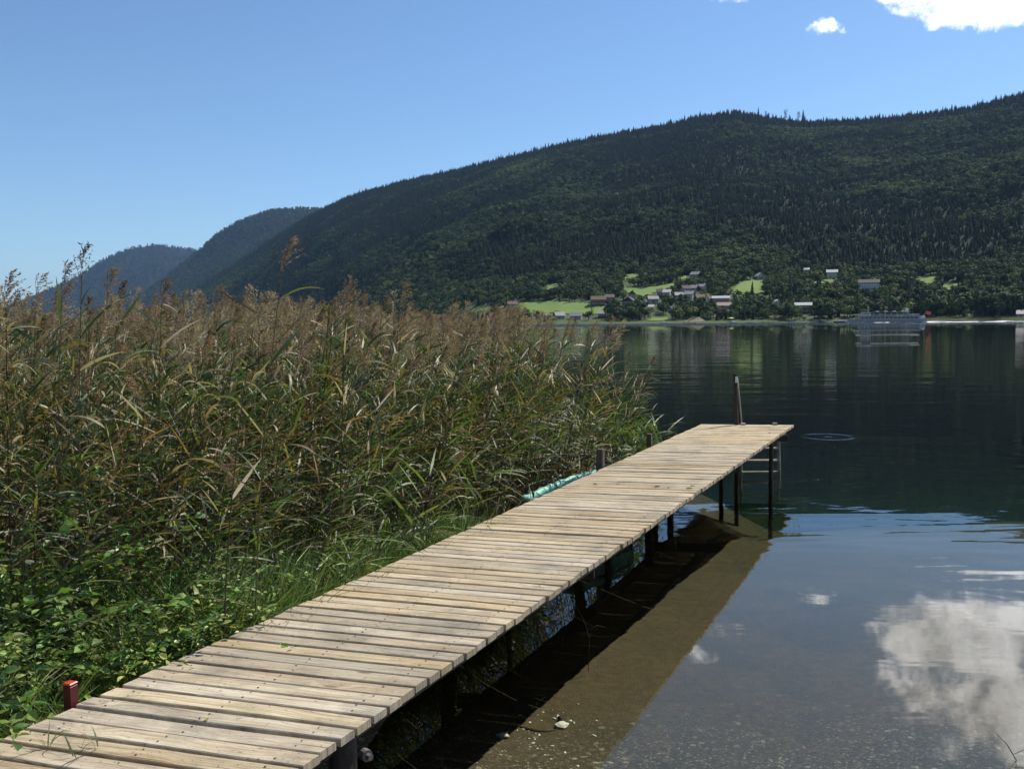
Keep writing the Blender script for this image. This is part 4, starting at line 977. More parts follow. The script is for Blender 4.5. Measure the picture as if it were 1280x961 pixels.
for k, (px, py, l, lab) in enumerate(((735, 797, .22, 'thin dead stalk poking from the water just right of the jetty shadow'), (1268, 950, .13, 'bare twig sticking out of the water at the bottom right corner'), (845, 690, .5, 'bare dark twig hanging into the water under the jetty'))):
    p = on_z(px, py, 0); b = MB()
    b.tube([(0, 0, -.25), (.01, 0, 0), (-.03, .02, l*.6), (-.08, .03, l)], [.003, .003, .0025, .001], 5); b.tube([(-.01, .0, l*.25), (.07, .02, l*.4), (.13, 0, l*.36)], [.002, .002, .001], 4)
    o = b.build('dead_twig', bark, loc=(p[0], p[1], 0)); tag(o, lab, 'twig')
# ------------------------------------------------------------------ village
roofs = {'grey': pmat('grey_roof', (.16, .155, .15), .55, .5, noise_s=2, noise_a=.25), 'dark': pmat('dark_roof', (.045, .04, .04), .8, .3, noise_s=2, noise_a=.3),
         'brown': pmat('brown_roof', (.10, .065, .045), .8, .3, noise_s=2), 'white': pmat('pale_metal_roof', (.33, .33, .31), .4, .5, noise_s=3, noise_a=.1), 'rose': pmat('faded_tile_roof', (.27, .18, .15), .8, .3, noise_s=2)}
walls = {'white': pmat('white_render', (.42, .40, .35), .85, .3, noise_s=1.5, noise_a=.12), 'wood': pmat('dark_larch_wall', (.065, .04, .026), .85, .3, noise_s=2), 'red': pmat('red_brown_wall', (.12, .04, .03), .85, .3, noise_s=2),
         'grey': pmat('grey_render', (.30, .29, .27), .85, .3, noise_s=2, noise_a=.12), 'cream': pmat('cream_render', (.62, .52, .36), .85, .3, noise_s=2, noise_a=.12), 'blue': pmat('bluish_render', (.40, .44, .47), .85, .3, noise_s=2, noise_a=.1)}
glass = pmat('window_glass', (.03, .04, .05), .08, .8); frame_m = pmat('white_frame', (.7, .7, .68), .6, .4); wood_m = pmat('balcony_wood', (.14, .08, .045), .8, .3, noise_s=3)
LAND = []
def house(px, py, wpx, dep, hwall, hroof, wall, roof, label, ang=0.0, name='house', cat='house', axis_x=True, storeys=2, nwin=4, balcony=False, chimney=True, base=None, ov=.9, lower=False):
    P = hitA(px, py) if base is None else base
    r = math.hypot(P[0], P[1]); w_ = wpx/F*r*.80; hwall *= .86; hroof *= .9; fa = -math.atan2(P[0], P[1])+R(ang)
    t = empty(name, (P[0], P[1], P[2]-.2), fa, label, cat, None); LAND.append((P[0], P[1], label, r, max(w_, dep)))
    b = MB(); b.box((0, 0, hwall/2-1), (w_, dep, hwall+2))
    # gable walls
    if axis_x:
        for s_ in (-1, 1):
            x_ = s_*(w_/2-.12); b.add([(x_-.1, -dep/2, hwall), (x_-.1, dep/2, hwall), (x_-.1, 0, hwall+hroof), (x_+.1, -dep/2, hwall), (x_+.1, dep/2, hwall), (x_+.1, 0, hwall+hroof)], [(0, 2, 1), (3, 4, 5), (0, 3, 5, 2), (1, 2, 5, 4)])
    else:
        for s_ in (-1, 1):
            y_ = s_*(dep/2-.12); b.add([(-w_/2, y_-.1, hwall), (w_/2, y_-.1, hwall), (0, y_-.1, hwall+hroof), (-w_/2, y_+.1, hwall), (w_/2, y_+.1, hwall), (0, y_+.1, hwall+hroof)], [(0, 1, 2), (3, 5, 4), (0, 2, 5, 3), (1, 4, 5, 2)])
    b.build('wall', walls[wall], t)
    b = MB(); th = .28
    L_, S_ = (w_, dep) if axis_x else (dep, w_)
    k = hroof/(S_/2); so_ = S_/2+ov; lo = L_/2+ov
    for s_ in (-1, 1):
        q = [(-lo, 0, hwall+hroof+.05), (lo, 0, hwall+hroof+.05), (lo, s_*so_, hwall-ov*k+.05), (-lo, s_*so_, hwall-ov*k+.05)]
        q = q+[(a, c, d+th) for a, c, d in q]
        if not axis_x: q = [(c, a, d) for a, c, d in q]
        b.add(q, [(0, 1, 2, 3), (4, 7, 6, 5), (0, 4, 5, 1), (1, 5, 6, 2), (2, 6, 7, 3), (3, 7, 4, 0)])
    ro_ = b.build('roof', roofs[roof], t)
    if chimney:
        b = MB(); cxx, cyy = (L_*.22, .9) if axis_x else (.9, L_*.22); b.box((cxx, cyy, hwall+hroof+.2), (.8, .8, 2.0)); b.box((cxx, cyy, hwall+hroof+1.3), (1.0, 1.0, .18)); b.build('chimney', walls['grey'], ro_)
    sh = hwall/storeys
    for f_ in range(storeys):
        for i in range(nwin):
            x_ = -w_/2+w_*(i+.5)/nwin; b = MB(); b.box((x_, -dep/2-.03, sh*(f_+.55)), (1.25, .12, 1.45)); wn = b.build('window', frame_m, t)
            b = MB(); b.box((x_, -dep/2-.10, sh*(f_+.55)), (1.0, .05, 1.2)); b.build('pane', glass, wn)
    b = MB(); b.box((w_/2+.03, 0, sh*.55), (.12, 1.25, 1.45)); b.build('window', glass, t)
    b = MB(); b.box((-w_/2+w_*(.5 if nwin % 2 == 0 else 1/3), -dep/2-.04, 1.05), (1.1, .1, 2.1)); b.build('door', wood_m, t)
    if balcony:
        b = MB(); b.box((0, -dep/2-.75, hwall*.5), (w_*.92, 1.3, .15))
        b.box((0, -dep/2-1.35, hwall*.5+.55), (w_*.92, .06, .95)); b.build('balcony', wood_m, t)
    return t
house(699, 398, 13, 9, 3.0, 3.0, 'grey', 'grey', 'left grey boathouse at the water edge below the long meadow', ang=14, name='boathouse', cat='boathouse', storeys=1, nwin=3, chimney=False)
house(721, 398.5, 17, 9, 3.0, 3.0, 'grey', 'grey', 'right grey boathouse at the water edge below the long meadow', ang=-12, name='boathouse', cat='boathouse', storeys=1, nwin=4, chimney=False)
house(752, 397, 11, 8, 4.0, 2.4, 'wood', 'grey', 'small dark house with a pale roof among trees right of the boathouses', storeys=1, nwin=3)
house(748, 381, 21, 10, 5.5, 3.2, 'red', 'brown', 'long red-brown house just above the long meadow', storeys=2, nwin=6, balcony=True)
house(762, 377, 12, 9, 4.5, 2.6, 'wood', 'brown', 'brown house tucked between trees right of the long red-brown house')
house(787, 384, 17, 11, 6.0, 4.0, 'wood', 'dark', 'large dark wooden chalet with balconies left of the village centre', axis_x=False, balcony=True, nwin=5, ang=-14)
house(790, 373, 11, 9, 4.5, 3.2, 'wood', 'brown', 'small brown chalet directly behind the large dark chalet', axis_x=False)
house(816, 379, 14, 9, 4.2, 2.6, 'grey', 'grey', 'grey roofed house right of the large dark chalet', ang=10)
house(834, 371, 10, 9, 4.6, 2.4, 'white', 'white', 'house with a bright white roof below the middle meadow', ang=-8, nwin=3)
house(825, 370, 9, 8, 4.2, 2.6, 'wood', 'dark', 'little dark house left of the bright white roof', nwin=3)
house(870, 348, 12, 9, 4.5, 2.8, 'wood', 'grey', 'topmost house of the village, grey roof slanting right', ang=-24, axis_x=True)
house(857, 366, 11, 9, 4.5, 3.0, 'grey', 'dark', 'dark roofed house under the topmost village house', ang=20)
house(868, 365, 10, 9, 4.2, 2.8, 'wood', 'grey', 'house with a slanting grey roof in the middle of the upper village', ang=-22)
house(878, 363, 9, 8, 4.0, 2.4, 'white', 'grey', 'small white house at the right of the upper village', ang=-25, nwin=3)
house(862, 373, 12, 9, 4.2, 2.8, 'grey', 'grey', 'grey house below the upper village, above the tall shore trees', ang=-15)
house(848, 374, 11, 9, 4.2, 2.6, 'wood', 'grey', 'dark wooden house between the white roof and the upper village', ang=12)
house(875, 379, 12, 10, 4.6, 3.4, 'wood', 'brown', 'brown roofed house left of the cream gable', ang=15)
house(885, 380, 8, 11, 5.2, 3.4, 'cream', 'brown', 'narrow house with a bright cream gable beside the long hall', axis_x=False, nwin=2, ang=-10)
house(901, 380, 24, 12, 5.6, 2.0, 'red', 'white', 'long red-brown hall with a bright white roof line', storeys=2, nwin=8, name='hall', cat='hall', chimney=False)
house(906, 386, 21, 10, 3.2, 2.6, 'wood', 'rose', 'low building with a faded rose roof in front of the long hall', storeys=1, nwin=6, chimney=False)
house(843, 389, 8, 7, 2.8, 1.8, 'white', 'grey', 'small white cabin between the shore trees below the village', storeys=1, nwin=2, chimney=False)
house(814, 387, 6, 6, 2.8, 1.8, 'white', 'white', 'tiny white hut right of the large dark chalet', storeys=1, nwin=2, chimney=False)
house(1004, 391, 22, 12, 6.8, 2.2, 'wood', 'white', 'big dark barn with a pale roof edge standing behind shore trees left of the ship', storeys=2, nwin=6, name='barn', cat='barn', chimney=False)
house(949, 349, 10, 8, 3.6, 3.0, 'white', 'white', 'hillside cottage with two pale roof slopes above the bright meadow', axis_x=False, ang=24, nwin=2)
house(1008, 341, 7, 8, 3.4, 1.8, 'white', 'white', 'highest little white roofed house, left of the white hillside villa', nwin=2)
house(1040, 347, 14, 10, 5.6, 2.6, 'white', 'white', 'white hillside villa above the small square meadow', nwin=5)
house(1086, 363, 27, 12, 7.6, 3.0, 'blue', 'dark', 'long three storey bluish guesthouse on the slope above the ship', storeys=3, nwin=8, name='guesthouse', cat='guesthouse')
house(1276, 397, 8, 7, 3.2, 2.4, 'white', 'grey', 'white cottage at the shore by the right edge', storeys=1, nwin=2)
house(640, 385, 13, 9, 4.2, 2.8, 'grey', 'brown', 'grey farmhouse at the left end of the long meadow', ang=10)
# tall A-shaped white awning
P = hitA(971, 385); t = empty('marquee', (P[0], P[1], P[2]), -math.atan2(P[0], P[1])+.3, 'pointed white marquee between dark trees left of the big barn', 'marquee')
b = MB(); n = 9; vs = []
for j, yy in enumerate((-3.5, 3.5)):
    for i in range(n): a = math.pi*i/(n-1); vs.append((3.0*math.cos(a)*(1+.1*math.sin(a)), yy, 6.4*math.sin(a)**.8))
b.add(vs, [(i, i+1, n+i+1, n+i) for i in range(n-1)]+[tuple(range(n, 2*n))[::-1]]); b.build('canopy', pmat('white_canvas', (.75, .75, .72), .7, .3), t, smooth=True)
b = MB(); b.tube([(-3, -3.4, 0), (0, -3.45, 6.3), (3, -3.4, 0)], .12, 6); b.build('arch', frame_m, t); LAND.append((P[0], P[1], 'pointed white marquee', 700, 6))

# things along the village shore
def shore_pt(px, off=3.0):
    a = math.atan2(ray(px, 400)[0], ray(px, 400)[1]); r = float(np.interp(math.degrees(a), A0[0], A0[1]))+off; x, y = r*math.sin(a), r*math.cos(a); return x, y, max(0, float(hillA(x, y)))
def small_boat(px, off, L_, label, col, cabin=False, rz=0.0):
    x, y, z = shore_pt(px, off); t = empty('motorboat' if cabin else 'rowing_skiff', (x, y, 0), -math.atan2(x, y)+rz, label, 'boat')
    b = MB(); n = 8; vs = []
    for i in range(n):
        f = i/(n-1); w_ = L_*.17*(1-max(0, (f-.5)/.5)**2)+.02
        vs += [(-L_/2+L_*f, -w_, .55+.35*f*f), (-L_/2+L_*f, -w_*.6, -.15), (-L_/2+L_*f, w_*.6, -.15), (-L_/2+L_*f, w_, .55+.35*f*f)]
    b.add(vs, [(i*4+j, i*4+j+1, i*4+4+j+1, i*4+4+j) for i in range(n-1) for j in range(3)]+[(0, 1, 2, 3)]+[(i*4+3, i*4, i*4+4, i*4+7) for i in range(n-1)]); b.build('hull', col, t)
    if cabin:
        b = MB(); b.box((L_*.02, 0, .95), (L_*.34, L_*.22, .8), bev=.15); b.build('cabin', frame_m, t); b = MB(); b.box((L_*.20, 0, 1.05), (.05, L_*.19, .45)); b.build('windscreen', glass, t)
    return t
wp = pmat('white_gelcoat', (.72, .72, .70), .25, .6); dk = pmat('dark_boat_hull', (.05, .05, .055), .4, .5)
small_boat(830, -7, 6.5, 'white motorboat moored off the lakeside lawn', wp, True)
small_boat(917, -5, 5.5, 'white motorboat beside the yellow parasol on the shore', wp, True, .3)
small_boat(939, -5, 5.0, 'small white skiff at the shore right of the yellow parasol', wp)
small_boat(1052, -8, 11, 'dark covered boat lying ahead of the ship bow', dk, True)
small_boat(1061, -12, 5, 'small white dinghy just ahead of the ship bow', wp)
small_boat(990, -6, 5, 'pale skiff moored in front of the big barn', wp)
def vehicle(px, py, label, col, kind='car'):
    P = hitA(px, py); t = empty('parked_car' if kind == 'car' else 'camper_van', (P[0], P[1], P[2]+.1), -math.atan2(P[0], P[1])+.1, label, 'car' if kind == 'car' else 'van'); b = MB()
    if kind == 'car': b.box((0, 0, .72), (4.3, 1.8, .72), bev=.2); b.box((-.1, 0, 1.3), (2.5, 1.6, .62), bev=.22)
    else: b.box((0, 0, 1.6), (6.2, 2.3, 2.4), bev=.25); b.box((3.0, 0, 1.0), (1.4, 2.1, 1.2), bev=.25)
    b.build('body', col, t)
    b = MB(); b.box((-.1 if kind == 'car' else 1.2, -.82 if kind == 'car' else -1.17, 1.3 if kind == 'car' else 2.0), (2.0, .04, .4)); b.build('window', glass, t)
    for s_ in (-1, 1):
        for q in (-1, 1): b = MB(); b.tube([(s_*1.35, q*.75, .33), (s_*1.35, q*.95, .33)], .33, 12); b.build('wheel', dk, t)
silver = pmat('silver_car_paint', (.55, .56, .57), .3, .6, .3)
vehicle(912, 391.5, 'white camper van parked nearest the rose roof', wp, 'van'); vehicle(921, 392, 'white camper van parked second from the rose roof', wp, 'van')
vehicle(930, 390.5, 'silver car parked right of the two camper vans', silver); vehicle(938, 390.8, 'white car parked furthest right of the camper vans', wp)
x, y, z = shore_pt(914, 8); t = empty('parasol', (x, y, z), 0, 'yellow-green parasol on the village beach', 'parasol'); b = MB(); b.tube([(0, 0, 0), (0, 0, 2.8)], .05, 6); b.build('pole', steel, t)
b = MB(); n = 10; b.add([(0, 0, 3.2)]+[(2.2*math.cos(6.283*i/n), 2.2*math.sin(6.283*i/n), 2.45) for i in range(n)], [(0, 1+i, 1+(i+1) % n) for i in range(n)]); b.build('canopy', pmat('yellow_fabric', (.55, .60, .12), .7, .3), t)
for (px, lab) in ((862, 'bathing platform with posts below the tall shore trees'), (960, 'bathing platform with posts between parasol and barn')):
    x, y, z = shore_pt(px, -5); t = empty('bathing_platform', (x, y, 0), -math.atan2(x, y), lab, 'platform'); b = MB(); b.box((0, 0, .55), (9, 3.5, .2)); b.build('deck', grey_wood, t)
    for q in (-4, 0, 4): b = MB(); b.tube([(q, -1.5, -2), (q, -1.5, 1.1)], .14, 6); b.build('post', dark_wood, t)
x, y, z = shore_pt(870, 12); b = MB(); b.add([(-9, -2, -1), (9, -2, -1), (9, 6, -1), (-9, 6, -1), (-1, 2, 3.6), (3, 3, 3.2)], [(0, 1, 5, 4), (1, 2, 5), (2, 3, 4, 5), (3, 0, 4)]); o = b.build('sand_heap', pmat('sandy_earth', (.28, .23, .15), .95, .2, noise_s=1), loc=(x, y, z)); tag(o, 'pale sandy heap at the shore below the long hall', 'heap')

# ------------------------------------------------------------------ village trees, one object each
def spawn(kind, h, wd, seed, col):
    if kind == 'c': return conif_parts(h, wd, col, seed, 16, 10)
    return decid_parts(h, wd, 420 if wd > 9 else 300, col, seed)
TK = [('broadleaf_tree', 'd', 13, 11, 11, G1, 'round mid-green broadleaf tree'), ('broadleaf_tree', 'd', 15, 12, 12, G3, 'tall dark broadleaf tree'), ('broadleaf_tree', 'd', 11, 10, 13, G2, 'fresh green broadleaf tree'),
      ('broadleaf_tree', 'd', 9, 9, 14, G4, 'light green low tree'), ('spruce_tree', 'c', 17, 6, 15, CONC, 'dark pointed spruce'), ('broadleaf_tree', 'd', 12, 12, 16, (.045, .06, .022), 'wide spreading broadleaf tree'),
      ('poplar_tree', 'd', 14, 4.5, 17, G3, 'slim dark poplar'), ('bush', 'd', 4.5, 6, 18, G2, 'low rounded bush')]
TPM = []
for (nm, kd, h, wd, sd_, col, lab) in TK:
    c_, t_ = spawn(kd, h, wd, sd_, col); TPM.append((c_, t_, []))
lcount = {}
def nearest_land(x, y):
    best = min(LAND, key=lambda l: math.hypot(l[0]-x, l[1]-y)); return best
def tree_at(k, P, s_, label=None, group='trees round the lakeside village'):
    nm, kd, h, wd, sd_, col, lab = TK[k]; c_, t_, done = TPM[k]
    if label is None:
        x, y = P[0], P[1]; L_ = nearest_land(x, y); ax = math.degrees(math.atan2(x, y)-math.atan2(L_[0], L_[1])); dr = math.hypot(x, y)-math.hypot(L_[0], L_[1])
        side = ('right of' if ax > .35 else 'left of' if ax < -.35 else ('behind' if dr > 0 else 'in front of'))
        if abs(ax) > .35: side = ('just ' if abs(ax) < 1.2 else 'well ')+side+(' and behind' if dr > 12 else ' and before' if dr < -12 else '')
        ll = ' '.join(L_[2].split()[:6]).rstrip(',')
        sz = 'big ' if s_ > 1.12 else 'small ' if s_ < .85 else ''
        label = '%s%s %s the %s' % (sz, lab, side, ll); w_ = label.split(); label = ' '.join(w_[:16])
    t = empty(nm, (P[0], P[1], P[2]-.2), random.uniform(0, 6.28), label, 'bush' if nm == 'bush' else 'tree', group); t.scale = (s_*random.uniform(.9, 1.1), s_*random.uniform(.9, 1.1), s_)
    if not done: done += [c_.build('crown', conifer_m if kd == 'c' else crown_m, t), t_.build('trunk', bark, t)]
    else:
        for o in done: q = o.copy(); COL.objects.link(q); q.parent = t
    return t
HS = [(l[0], l[1], l[4]) for l in LAND]
def blocked(x, y, h=10):
    r = math.hypot(x, y); a = math.atan2(x, y)
    for (hx, hy, w_) in HS:
        rh = math.hypot(hx, hy); da = abs(a-math.atan2(hx, hy))*rh
        if rh-34 < r < rh+7 and da < w_*.5+2.5: return True
    return False
placed = []
def free(x, y, dmin):
    for (a, c) in placed:
        if abs(a-x) < dmin and abs(c-y) < dmin and math.hypot(a-x, c-y) < dmin: return False
    return True
CP = CLEAR
cnt = 0
rs = random.Random(11)
def clear_front(x, y, h):
    """meadows stay visible: nothing tall straight in front of one"""
    for poly in CP:
        if in_poly(np.array([x]), np.array([y]), poly)[0]: return False
    r = math.hypot(x, y)
    for dr in (12, 25, 40, 60):
        if dr > h*3.2: break
        k = (r+dr)/r
        for poly in CP:
            if in_poly(np.array([x*k]), np.array([y*k]), poly)[0]: return False
    return True
# shore rows (photo x range, photo base y range, kinds, count, scale range)
rows = [((596, 650), (386, 402), (0, 1, 3, 7), 14, (.6, .9)), ((655, 700), (395, 401), (7, 3), 7, (.5, .8)), ((732, 806), (392, 401), (0, 1, 5, 6, 2), 26, (.65, 1.1)), ((840, 905), (384, 401), (0, 1, 5, 6, 2, 7), 30, (.6, 1.05)),
        ((905, 1075), (388, 401), (0, 1, 5, 2, 3, 7, 6), 52, (.7, 1.1)), ((1075, 1150), (384, 399), (0, 1, 5, 2, 3), 24, (.8, 1.15)), ((1150, 1290), (384, 398), (1, 0, 5, 1), 34, (1.0, 1.3)),
        ((735, 905), (364, 386), (0, 1, 2, 3, 4, 7, 6), 44, (.5, .9)), ((905, 1300), (362, 386), (0, 1, 5, 2, 3, 4), 74, (.75, 1.15)), ((580, 780), (345, 376), (0, 1, 5, 2, 3), 46, (.8, 1.1)), ((780, 1300), (340, 364), (0, 1, 5, 2, 3, 4), 84, (.75, 1.15))]
for (xr, yr_, kinds, n, sr) in rows:
    got = 0
    for tr_ in range(n*9):
        if got >= n or cnt >= 292: break
        px, py = rs.uniform(*xr), rs.uniform(*yr_); P = hitA(px, py); k = rs.choice(kinds); s_ = rs.uniform(*sr); h = TK[k][2]*s_
        if P[2] > 110 or P[2] < .25: continue
        if blocked(P[0], P[1]) or not free(P[0], P[1], 5.5) or not clear_front(P[0], P[1], h): continue
        random.seed(tr_+cnt*31); tree_at(k, P, s_, group='trees round the lakeside village' if k != 7 else 'bushes round the lakeside village'); placed.append((P[0], P[1])); got += 1; cnt += 1
print('village trees', cnt)
# wood between and behind (too many to count): fills the remaining strip
n_ = 16000; a = rng.uniform(-16, 62, n_); r0 = np.interp(a, A0[0], A0[1]); r1 = np.interp(a, A1[0], A1[1]); r = r0+rng.uniform(.012, .158, n_)*(r1-r0); x = r*np.sin(np.radians(a)); y = r*np.cos(np.radians(a))
tt = (r-r0)/(r1-r0)
inv = (a > -3.2) & (a < 31)
keep = keep_clear(x, y) & (~inv | (tt > .085) | (rng.uniform(0, 1, n_) < np.where(a > 9, .38, .22)))
for poly in CP:
    for dr in (8, 18, 30): keep &= ~in_poly(x*(r+dr)/r, y*(r+dr)/r, poly)
for (hx, hy, w_) in HS:
    rh = math.hypot(hx, hy); da = np.abs(np.radians(a)-math.atan2(hx, hy))*rh; keep &= ~((r > rh-36) & (r < rh+8) & (da < w_*.5+3))
x, y, r, tt = x[keep], y[keep], r[keep], tt[keep]; n_ = len(x); z = hillA(x, y)
i_ = np.where(rng.uniform(0, 1, n_) < .12, 1, rng.choice([3, 4, 3, 4, 5], n_)); s = rng.uniform(.45, .95, n_)*.9
fo2 = scatter('village_wood', np.column_stack([x, y, z-.4]), np.column_stack([np.zeros(n_), np.zeros(n_), rng.uniform(0, 6.28, n_)]), np.column_stack([s*rng.uniform(.85, 1.1, n_), s, s]), i_, forest_src); tag(fo2, kind='stuff')
# lone pines on the ridge line
for k, (px, ptop, hpx, lab) in enumerate(((948, 133, 11, 'leftmost lone conifer standing on the ridge line'), (957, 135, 10, 'second lone conifer on the ridge line, beside the leftmost'), (966, 136, 9, 'third small lone conifer on the ridge line'),
        (982, 135, 12, 'middle tall conifer of the open ridge gap'), (987, 137, 9, 'shorter conifer leaning against the middle tall one on the ridge'), (998, 136, 12, 'left one of the last pair of ridge conifers'), (1004, 135, 13, 'right one of the last pair of ridge conifers'),
        (1190, 129, 9, 'single pointed conifer above the right part of the ridge'))):
    a_ = math.atan2(ray(px, ptop)[0], ray(px, ptop)[1]); r_ = float(np.interp(math.degrees(a_), A1[0], A1[1])); x_, y_ = r_*math.sin(a_), r_*math.cos(a_); z_ = float(hillA(x_, y_)); h_ = hpx/F*r_*[.7, .5, .4, .85, .5, .8, .9, .5][k]+11
    tree_at((4, 6, 4, 6, 4, 6, 4, 4)[k], (x_, y_, z_-1), h_/(17 if k not in (1, 3, 5) else 14), lab, 'lone conifers on the ridge line')
# reed belt and rough grass on the far shore right of the ship
srcs = [grass_tuft(9, 60, 2.2, 1.6, [(.12, .12, .04), (.09, .12, .035)]).build('ssrc_0', grass_m, parent=False)]
for v in srcs[0].data.vertices: pass
n_ = 1500; a = rng.uniform(azel(1140, 400)[0], 50, n_); r = np.interp(a, A0[0], A0[1])+rng.uniform(-4, 16, n_); x = r*np.sin(np.radians(a)); y = r*np.cos(np.radians(a))
s = rng.uniform(.7, 1.3, n_); sr_ = scatter('shore_reeds', np.column_stack([x, y, np.maximum(hillA(x, y), -.6)]), np.column_stack([np.zeros(n_)]*2+[rng.uniform(0, 6, n_)]), np.column_stack([s*2, s*2, s]), np.zeros(n_, int), src_coll('shore_sources', srcs)); tag(sr_, kind='stuff')

# ------------------------------------------------------------------ passenger ship
wl = at_r(1108, 402.4, 560.0); t = empty('passenger_ship', (wl[0], wl[1], 0), -math.atan2(wl[0], wl[1])+R(5), 'white double-deck passenger ship with dark window band steaming left, flag at its stern', 'ship')
LS = 83/F*560; WS = 7.6
sw = pmat('ship_shaded_white', (.33, .325, .31), .35, .5); sb = pmat('ship_dark_windows', (.03, .045, .07), .12, .8); swb = pmat('ship_sunlit_white', (.6, .6, .58), .35, .5)  # one white in two tones: shade side and sunlit parts put into the colour
def hullx(f): return WS/2*(min(1, (f/.22))**.6 if f < .22 else 1.0)*(1-.12*max(0, (f-.85)/.15))+.05
b = MB(); n = 20; vs = []
for i in range(n):
    f = i/(n-1); x_ = -LS/2+LS*f; w_ = hullx(f); sh = 1.5+.9*max(0, 1-f/.25)
    vs += [(x_-.8*max(0, 1-f/.1), -w_, sh), (x_+.6*max(0, 1-f/.1), -w_*.85, -.5), (x_+.6*max(0, 1-f/.1), w_*.85, -.5), (x_-.8*max(0, 1-f/.1), w_, sh)]
b.add(vs, [(i*4+j, i*4+4+j, i*4+4+j+1, i*4+j+1) for i in range(n-1) for j in range(3)]+[(i*4+3, i*4+7, i*4+4, i*4) for i in range(n-1)]+[(0, 1, 2, 3), ((n-1)*4+3, (n-1)*4+2, (n-1)*4+1, (n-1)*4)])
b.build('hull', sw, t)
b = MB(); b.box((1.2, 0, 2.5), (LS*.80, WS-.9, 2.0), bev=.12); cab = b.build('main_cabin', sw, t)
for i in range(14):
    x_ = -LS*.36+i*LS*.80/15+1.6
    for s_ in (-1, 1):
        b = MB(); b.box((x_, s_*((WS-.9)/2+.02), 2.7), (LS*.80/15*.86, .06, 1.05)); b.build('window', sb, cab)
b = MB(); b.box((.8, 0, 3.62), (LS*.86, WS-.3, .16), bev=.03); b.build('upper_deck', swb, t)
b = MB(); b.box((-LS*.27, 0, 4.75), (5.2, WS*.6, 2.1), bev=.2); br = b.build('wheelhouse', sw, t)
b = MB(); b.box((-LS*.27-2.62, 0, 5.0), (.06, WS*.52, .9)); b.build('windscreen', sb, br)
b = MB(); b.box((-LS*.27, -WS*.3-.02, 5.0), (4.2, .06, .9)); b.build('window', sb, br)
b = MB(); b.box((LS*.06, 0, 5.95), (LS*.5, WS-1.4, .12)); b.build('awning', sw, t)
for i in range(7):
    for s_ in (-1, 1):
        x_ = -LS*.17+i*LS*.46/6; b = MB(); b.tube([(x_, s_*(WS/2-.9), 3.7), (x_, s_*(WS/2-.9), 5.95)], .05, 5); b.build('awning_post', swb, t)
for s_ in (-1, 1):
    b = MB(); pr = [(-LS*.42, s_*(WS/2-.3), 3.7)]
    for i in range(22): x_ = -LS*.40+i*LS*.82/21; b.tube([(x_, s_*(WS/2-.3), 3.7), (x_, s_*(WS/2-.3), 4.7)], .03, 4)
    for zz in (4.2, 4.7): b.tube([(-LS*.40, s_*(WS/2-.3), zz), (LS*.42, s_*(WS/2-.3), zz)], .03, 4)
    b.build('railing', swb, t)
for i in range(4):
    b = MB(); b.box((-LS*.12+i*LS*.11, -.5, 6.25), (1.7, 1.5, .5), bev=.1); b.build('roof_locker', swb, t)
b = MB(); b.tube([(-LS*.24, 0, 5.8), (-LS*.24, 0, 9.0)], .09, 6); b.tube([(-LS*.24-.6, 0, 8.0), (-LS*.24+.6, 0, 8.0)], .05, 5); b.box((-LS*.24, 0, 8.6), (.7, .3, .5)); b.build('mast', swb, t)
b = MB(); b.box((LS*.26, 0, 6.6), (1.6, 1.6, 2.3), bev=.2); b.tube([(LS*.22, .4, 6), (LS*.205, .4, 8.0)], .12, 6); b.build('funnel', swb, t)
b = MB(); b.box((LS*.455, 0, 2.55), (2.6, WS-.8, 2.0), bev=.35); b.build('stern_house', swb, t)
b = MB(); b.tube([(LS*.47, 0, 3.5), (LS*.51, 0, 6.3)], .06, 6); fl = b.build('flag_pole', swb, t)
b = MB(); n = 7; vs = []
for i in range(n):
    f = i/(n-1); vs += [(LS*.51+.1+2.4*f, .25*math.sin(f*6), 6.2-.5*f), (LS*.51-.1+2.3*f, .25*math.sin(f*6), 4.6-.6*f)]
b.add(vs, [(2*i, 2*i+1, 2*i+3, 2*i+2) for i in range(n-1)]); b.build('flag', pmat('red_flag', (.62, .10, .06), .8, .3), fl)
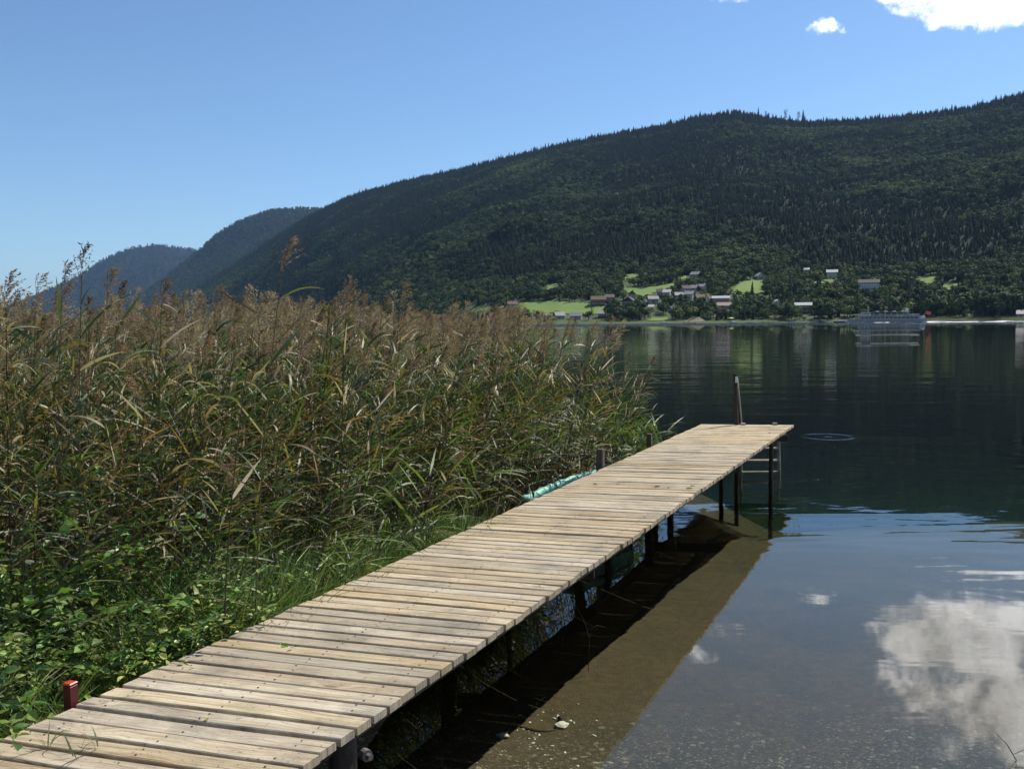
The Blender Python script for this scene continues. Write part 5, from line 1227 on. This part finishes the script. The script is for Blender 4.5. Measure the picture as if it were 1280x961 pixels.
# wake
fm = D.materials.new('wake_foam'); fm.use_nodes = True; nt = fm.node_tree; bs = nt.nodes['Principled BSDF']; bs.inputs['Base Color'].default_value = (.8, .84, .86, 1); bs.inputs['Roughness'].default_value = .6
tc_ = nn(nt, 'ShaderNodeTexCoord'); nz_ = nn(nt, 'ShaderNodeTexNoise', ins={'Vector': nn(nt, 'ShaderNodeMapping', ins={0: tc_.outputs['Object'], 'Scale': (.10, .7, 1)}).outputs[0], 'Scale': 1.0, 'Detail': 5.0})
tb = nn(nt, 'ShaderNodeBsdfTransparent'); mx = nn(nt, 'ShaderNodeMixShader', ins={0: ramp(nt, nz_.outputs[0], [(.44, 0.), (.56, 1.)]), 1: tb.outputs[0], 2: bs.outputs[0]}); nt.links.new(mx.outputs[0], nt.nodes['Material Output'].inputs[0])
b = MB()
def foam_ridge(x0, x1, y0, y1, w, h, n=40):
    vs = []
    for i in range(n):
        f = i/(n-1); x_ = x0+(x1-x0)*f; y_ = y0+(y1-y0)*f; hh2 = h*(.6+.4*math.sin(f*37)*math.sin(f*13+1)); vs += [(x_, y_-w, .01), (x_, y_, hh2), (x_, y_+w, .01)]
    b.add(vs, [(3*i+j, 3*i+3+j, 3*i+4+j, 3*i+1+j) for i in range(n-1) for j in range(2)])
foam_ridge(LS*.44, LS*.44+150, -2.5, -16, 1.4, .55); foam_ridge(LS*.44, LS*.44+150, 2.5, 16, 1.4, .5); foam_ridge(LS*.44, LS*.44+120, 0, 0, 1.8, .35)
foam_ridge(-LS*.50, LS*.46, -1.6, -5.2, .5, .35); foam_ridge(-LS*.50, LS*.2, 1.6, 9, .6, .35); foam_ridge(-LS*.50, LS*.1, -1.8, -11, .6, .3)
o = b.build('wake_foam', fm, loc=tuple(t.location)); o.rotation_euler = t.rotation_euler; tag(o, kind='stuff')

# ------------------------------------------------------------------ air
HAZE = 2.5e-5
hm = D.materials.new('haze_air'); hm.use_nodes = True; nt = hm.node_tree; nt.nodes.remove(nt.nodes['Principled BSDF'])
pv = nn(nt, 'ShaderNodeVolumePrincipled', ins={'Color': (.36, .60, 1.0, 1), 'Density': HAZE, 'Anisotropy': .2}); nt.links.new(pv.outputs[0], nt.nodes['Material Output'].inputs['Volume'])
b = MB(); b.box((0, 3000, 300), (36500, 36500, 1000)); b.v = [(x, y, -42 if z < 0 else 1100) for x, y, z in b.v]; hz_ = b.build('haze', hm); tag(hz_, kind='stuff')

# labels that still coincide get their place among their like
from collections import defaultdict
dd = defaultdict(list)
for o in D.objects:
    if o.get('label') and o.get('category') in ('tree', 'bush'): dd[o['label']].append(o)
ORD = ['leftmost', 'second from left', 'third from left', 'fourth from left', 'fifth from left', 'sixth from left', 'seventh from left', 'eighth from left', 'ninth from left', 'tenth from left']
for lb, os_ in dd.items():
    if len(os_) < 2: continue
    os_.sort(key=lambda o: o.location.x/o.location.y)
    for k, o in enumerate(os_):
        w_ = lb.split()[:12]; o['label'] = ' '.join(w_)+', '+(ORD[k] if k < len(ORD)-1 and k != len(os_)-1 else 'rightmost' if k == len(os_)-1 else 'towards the right')
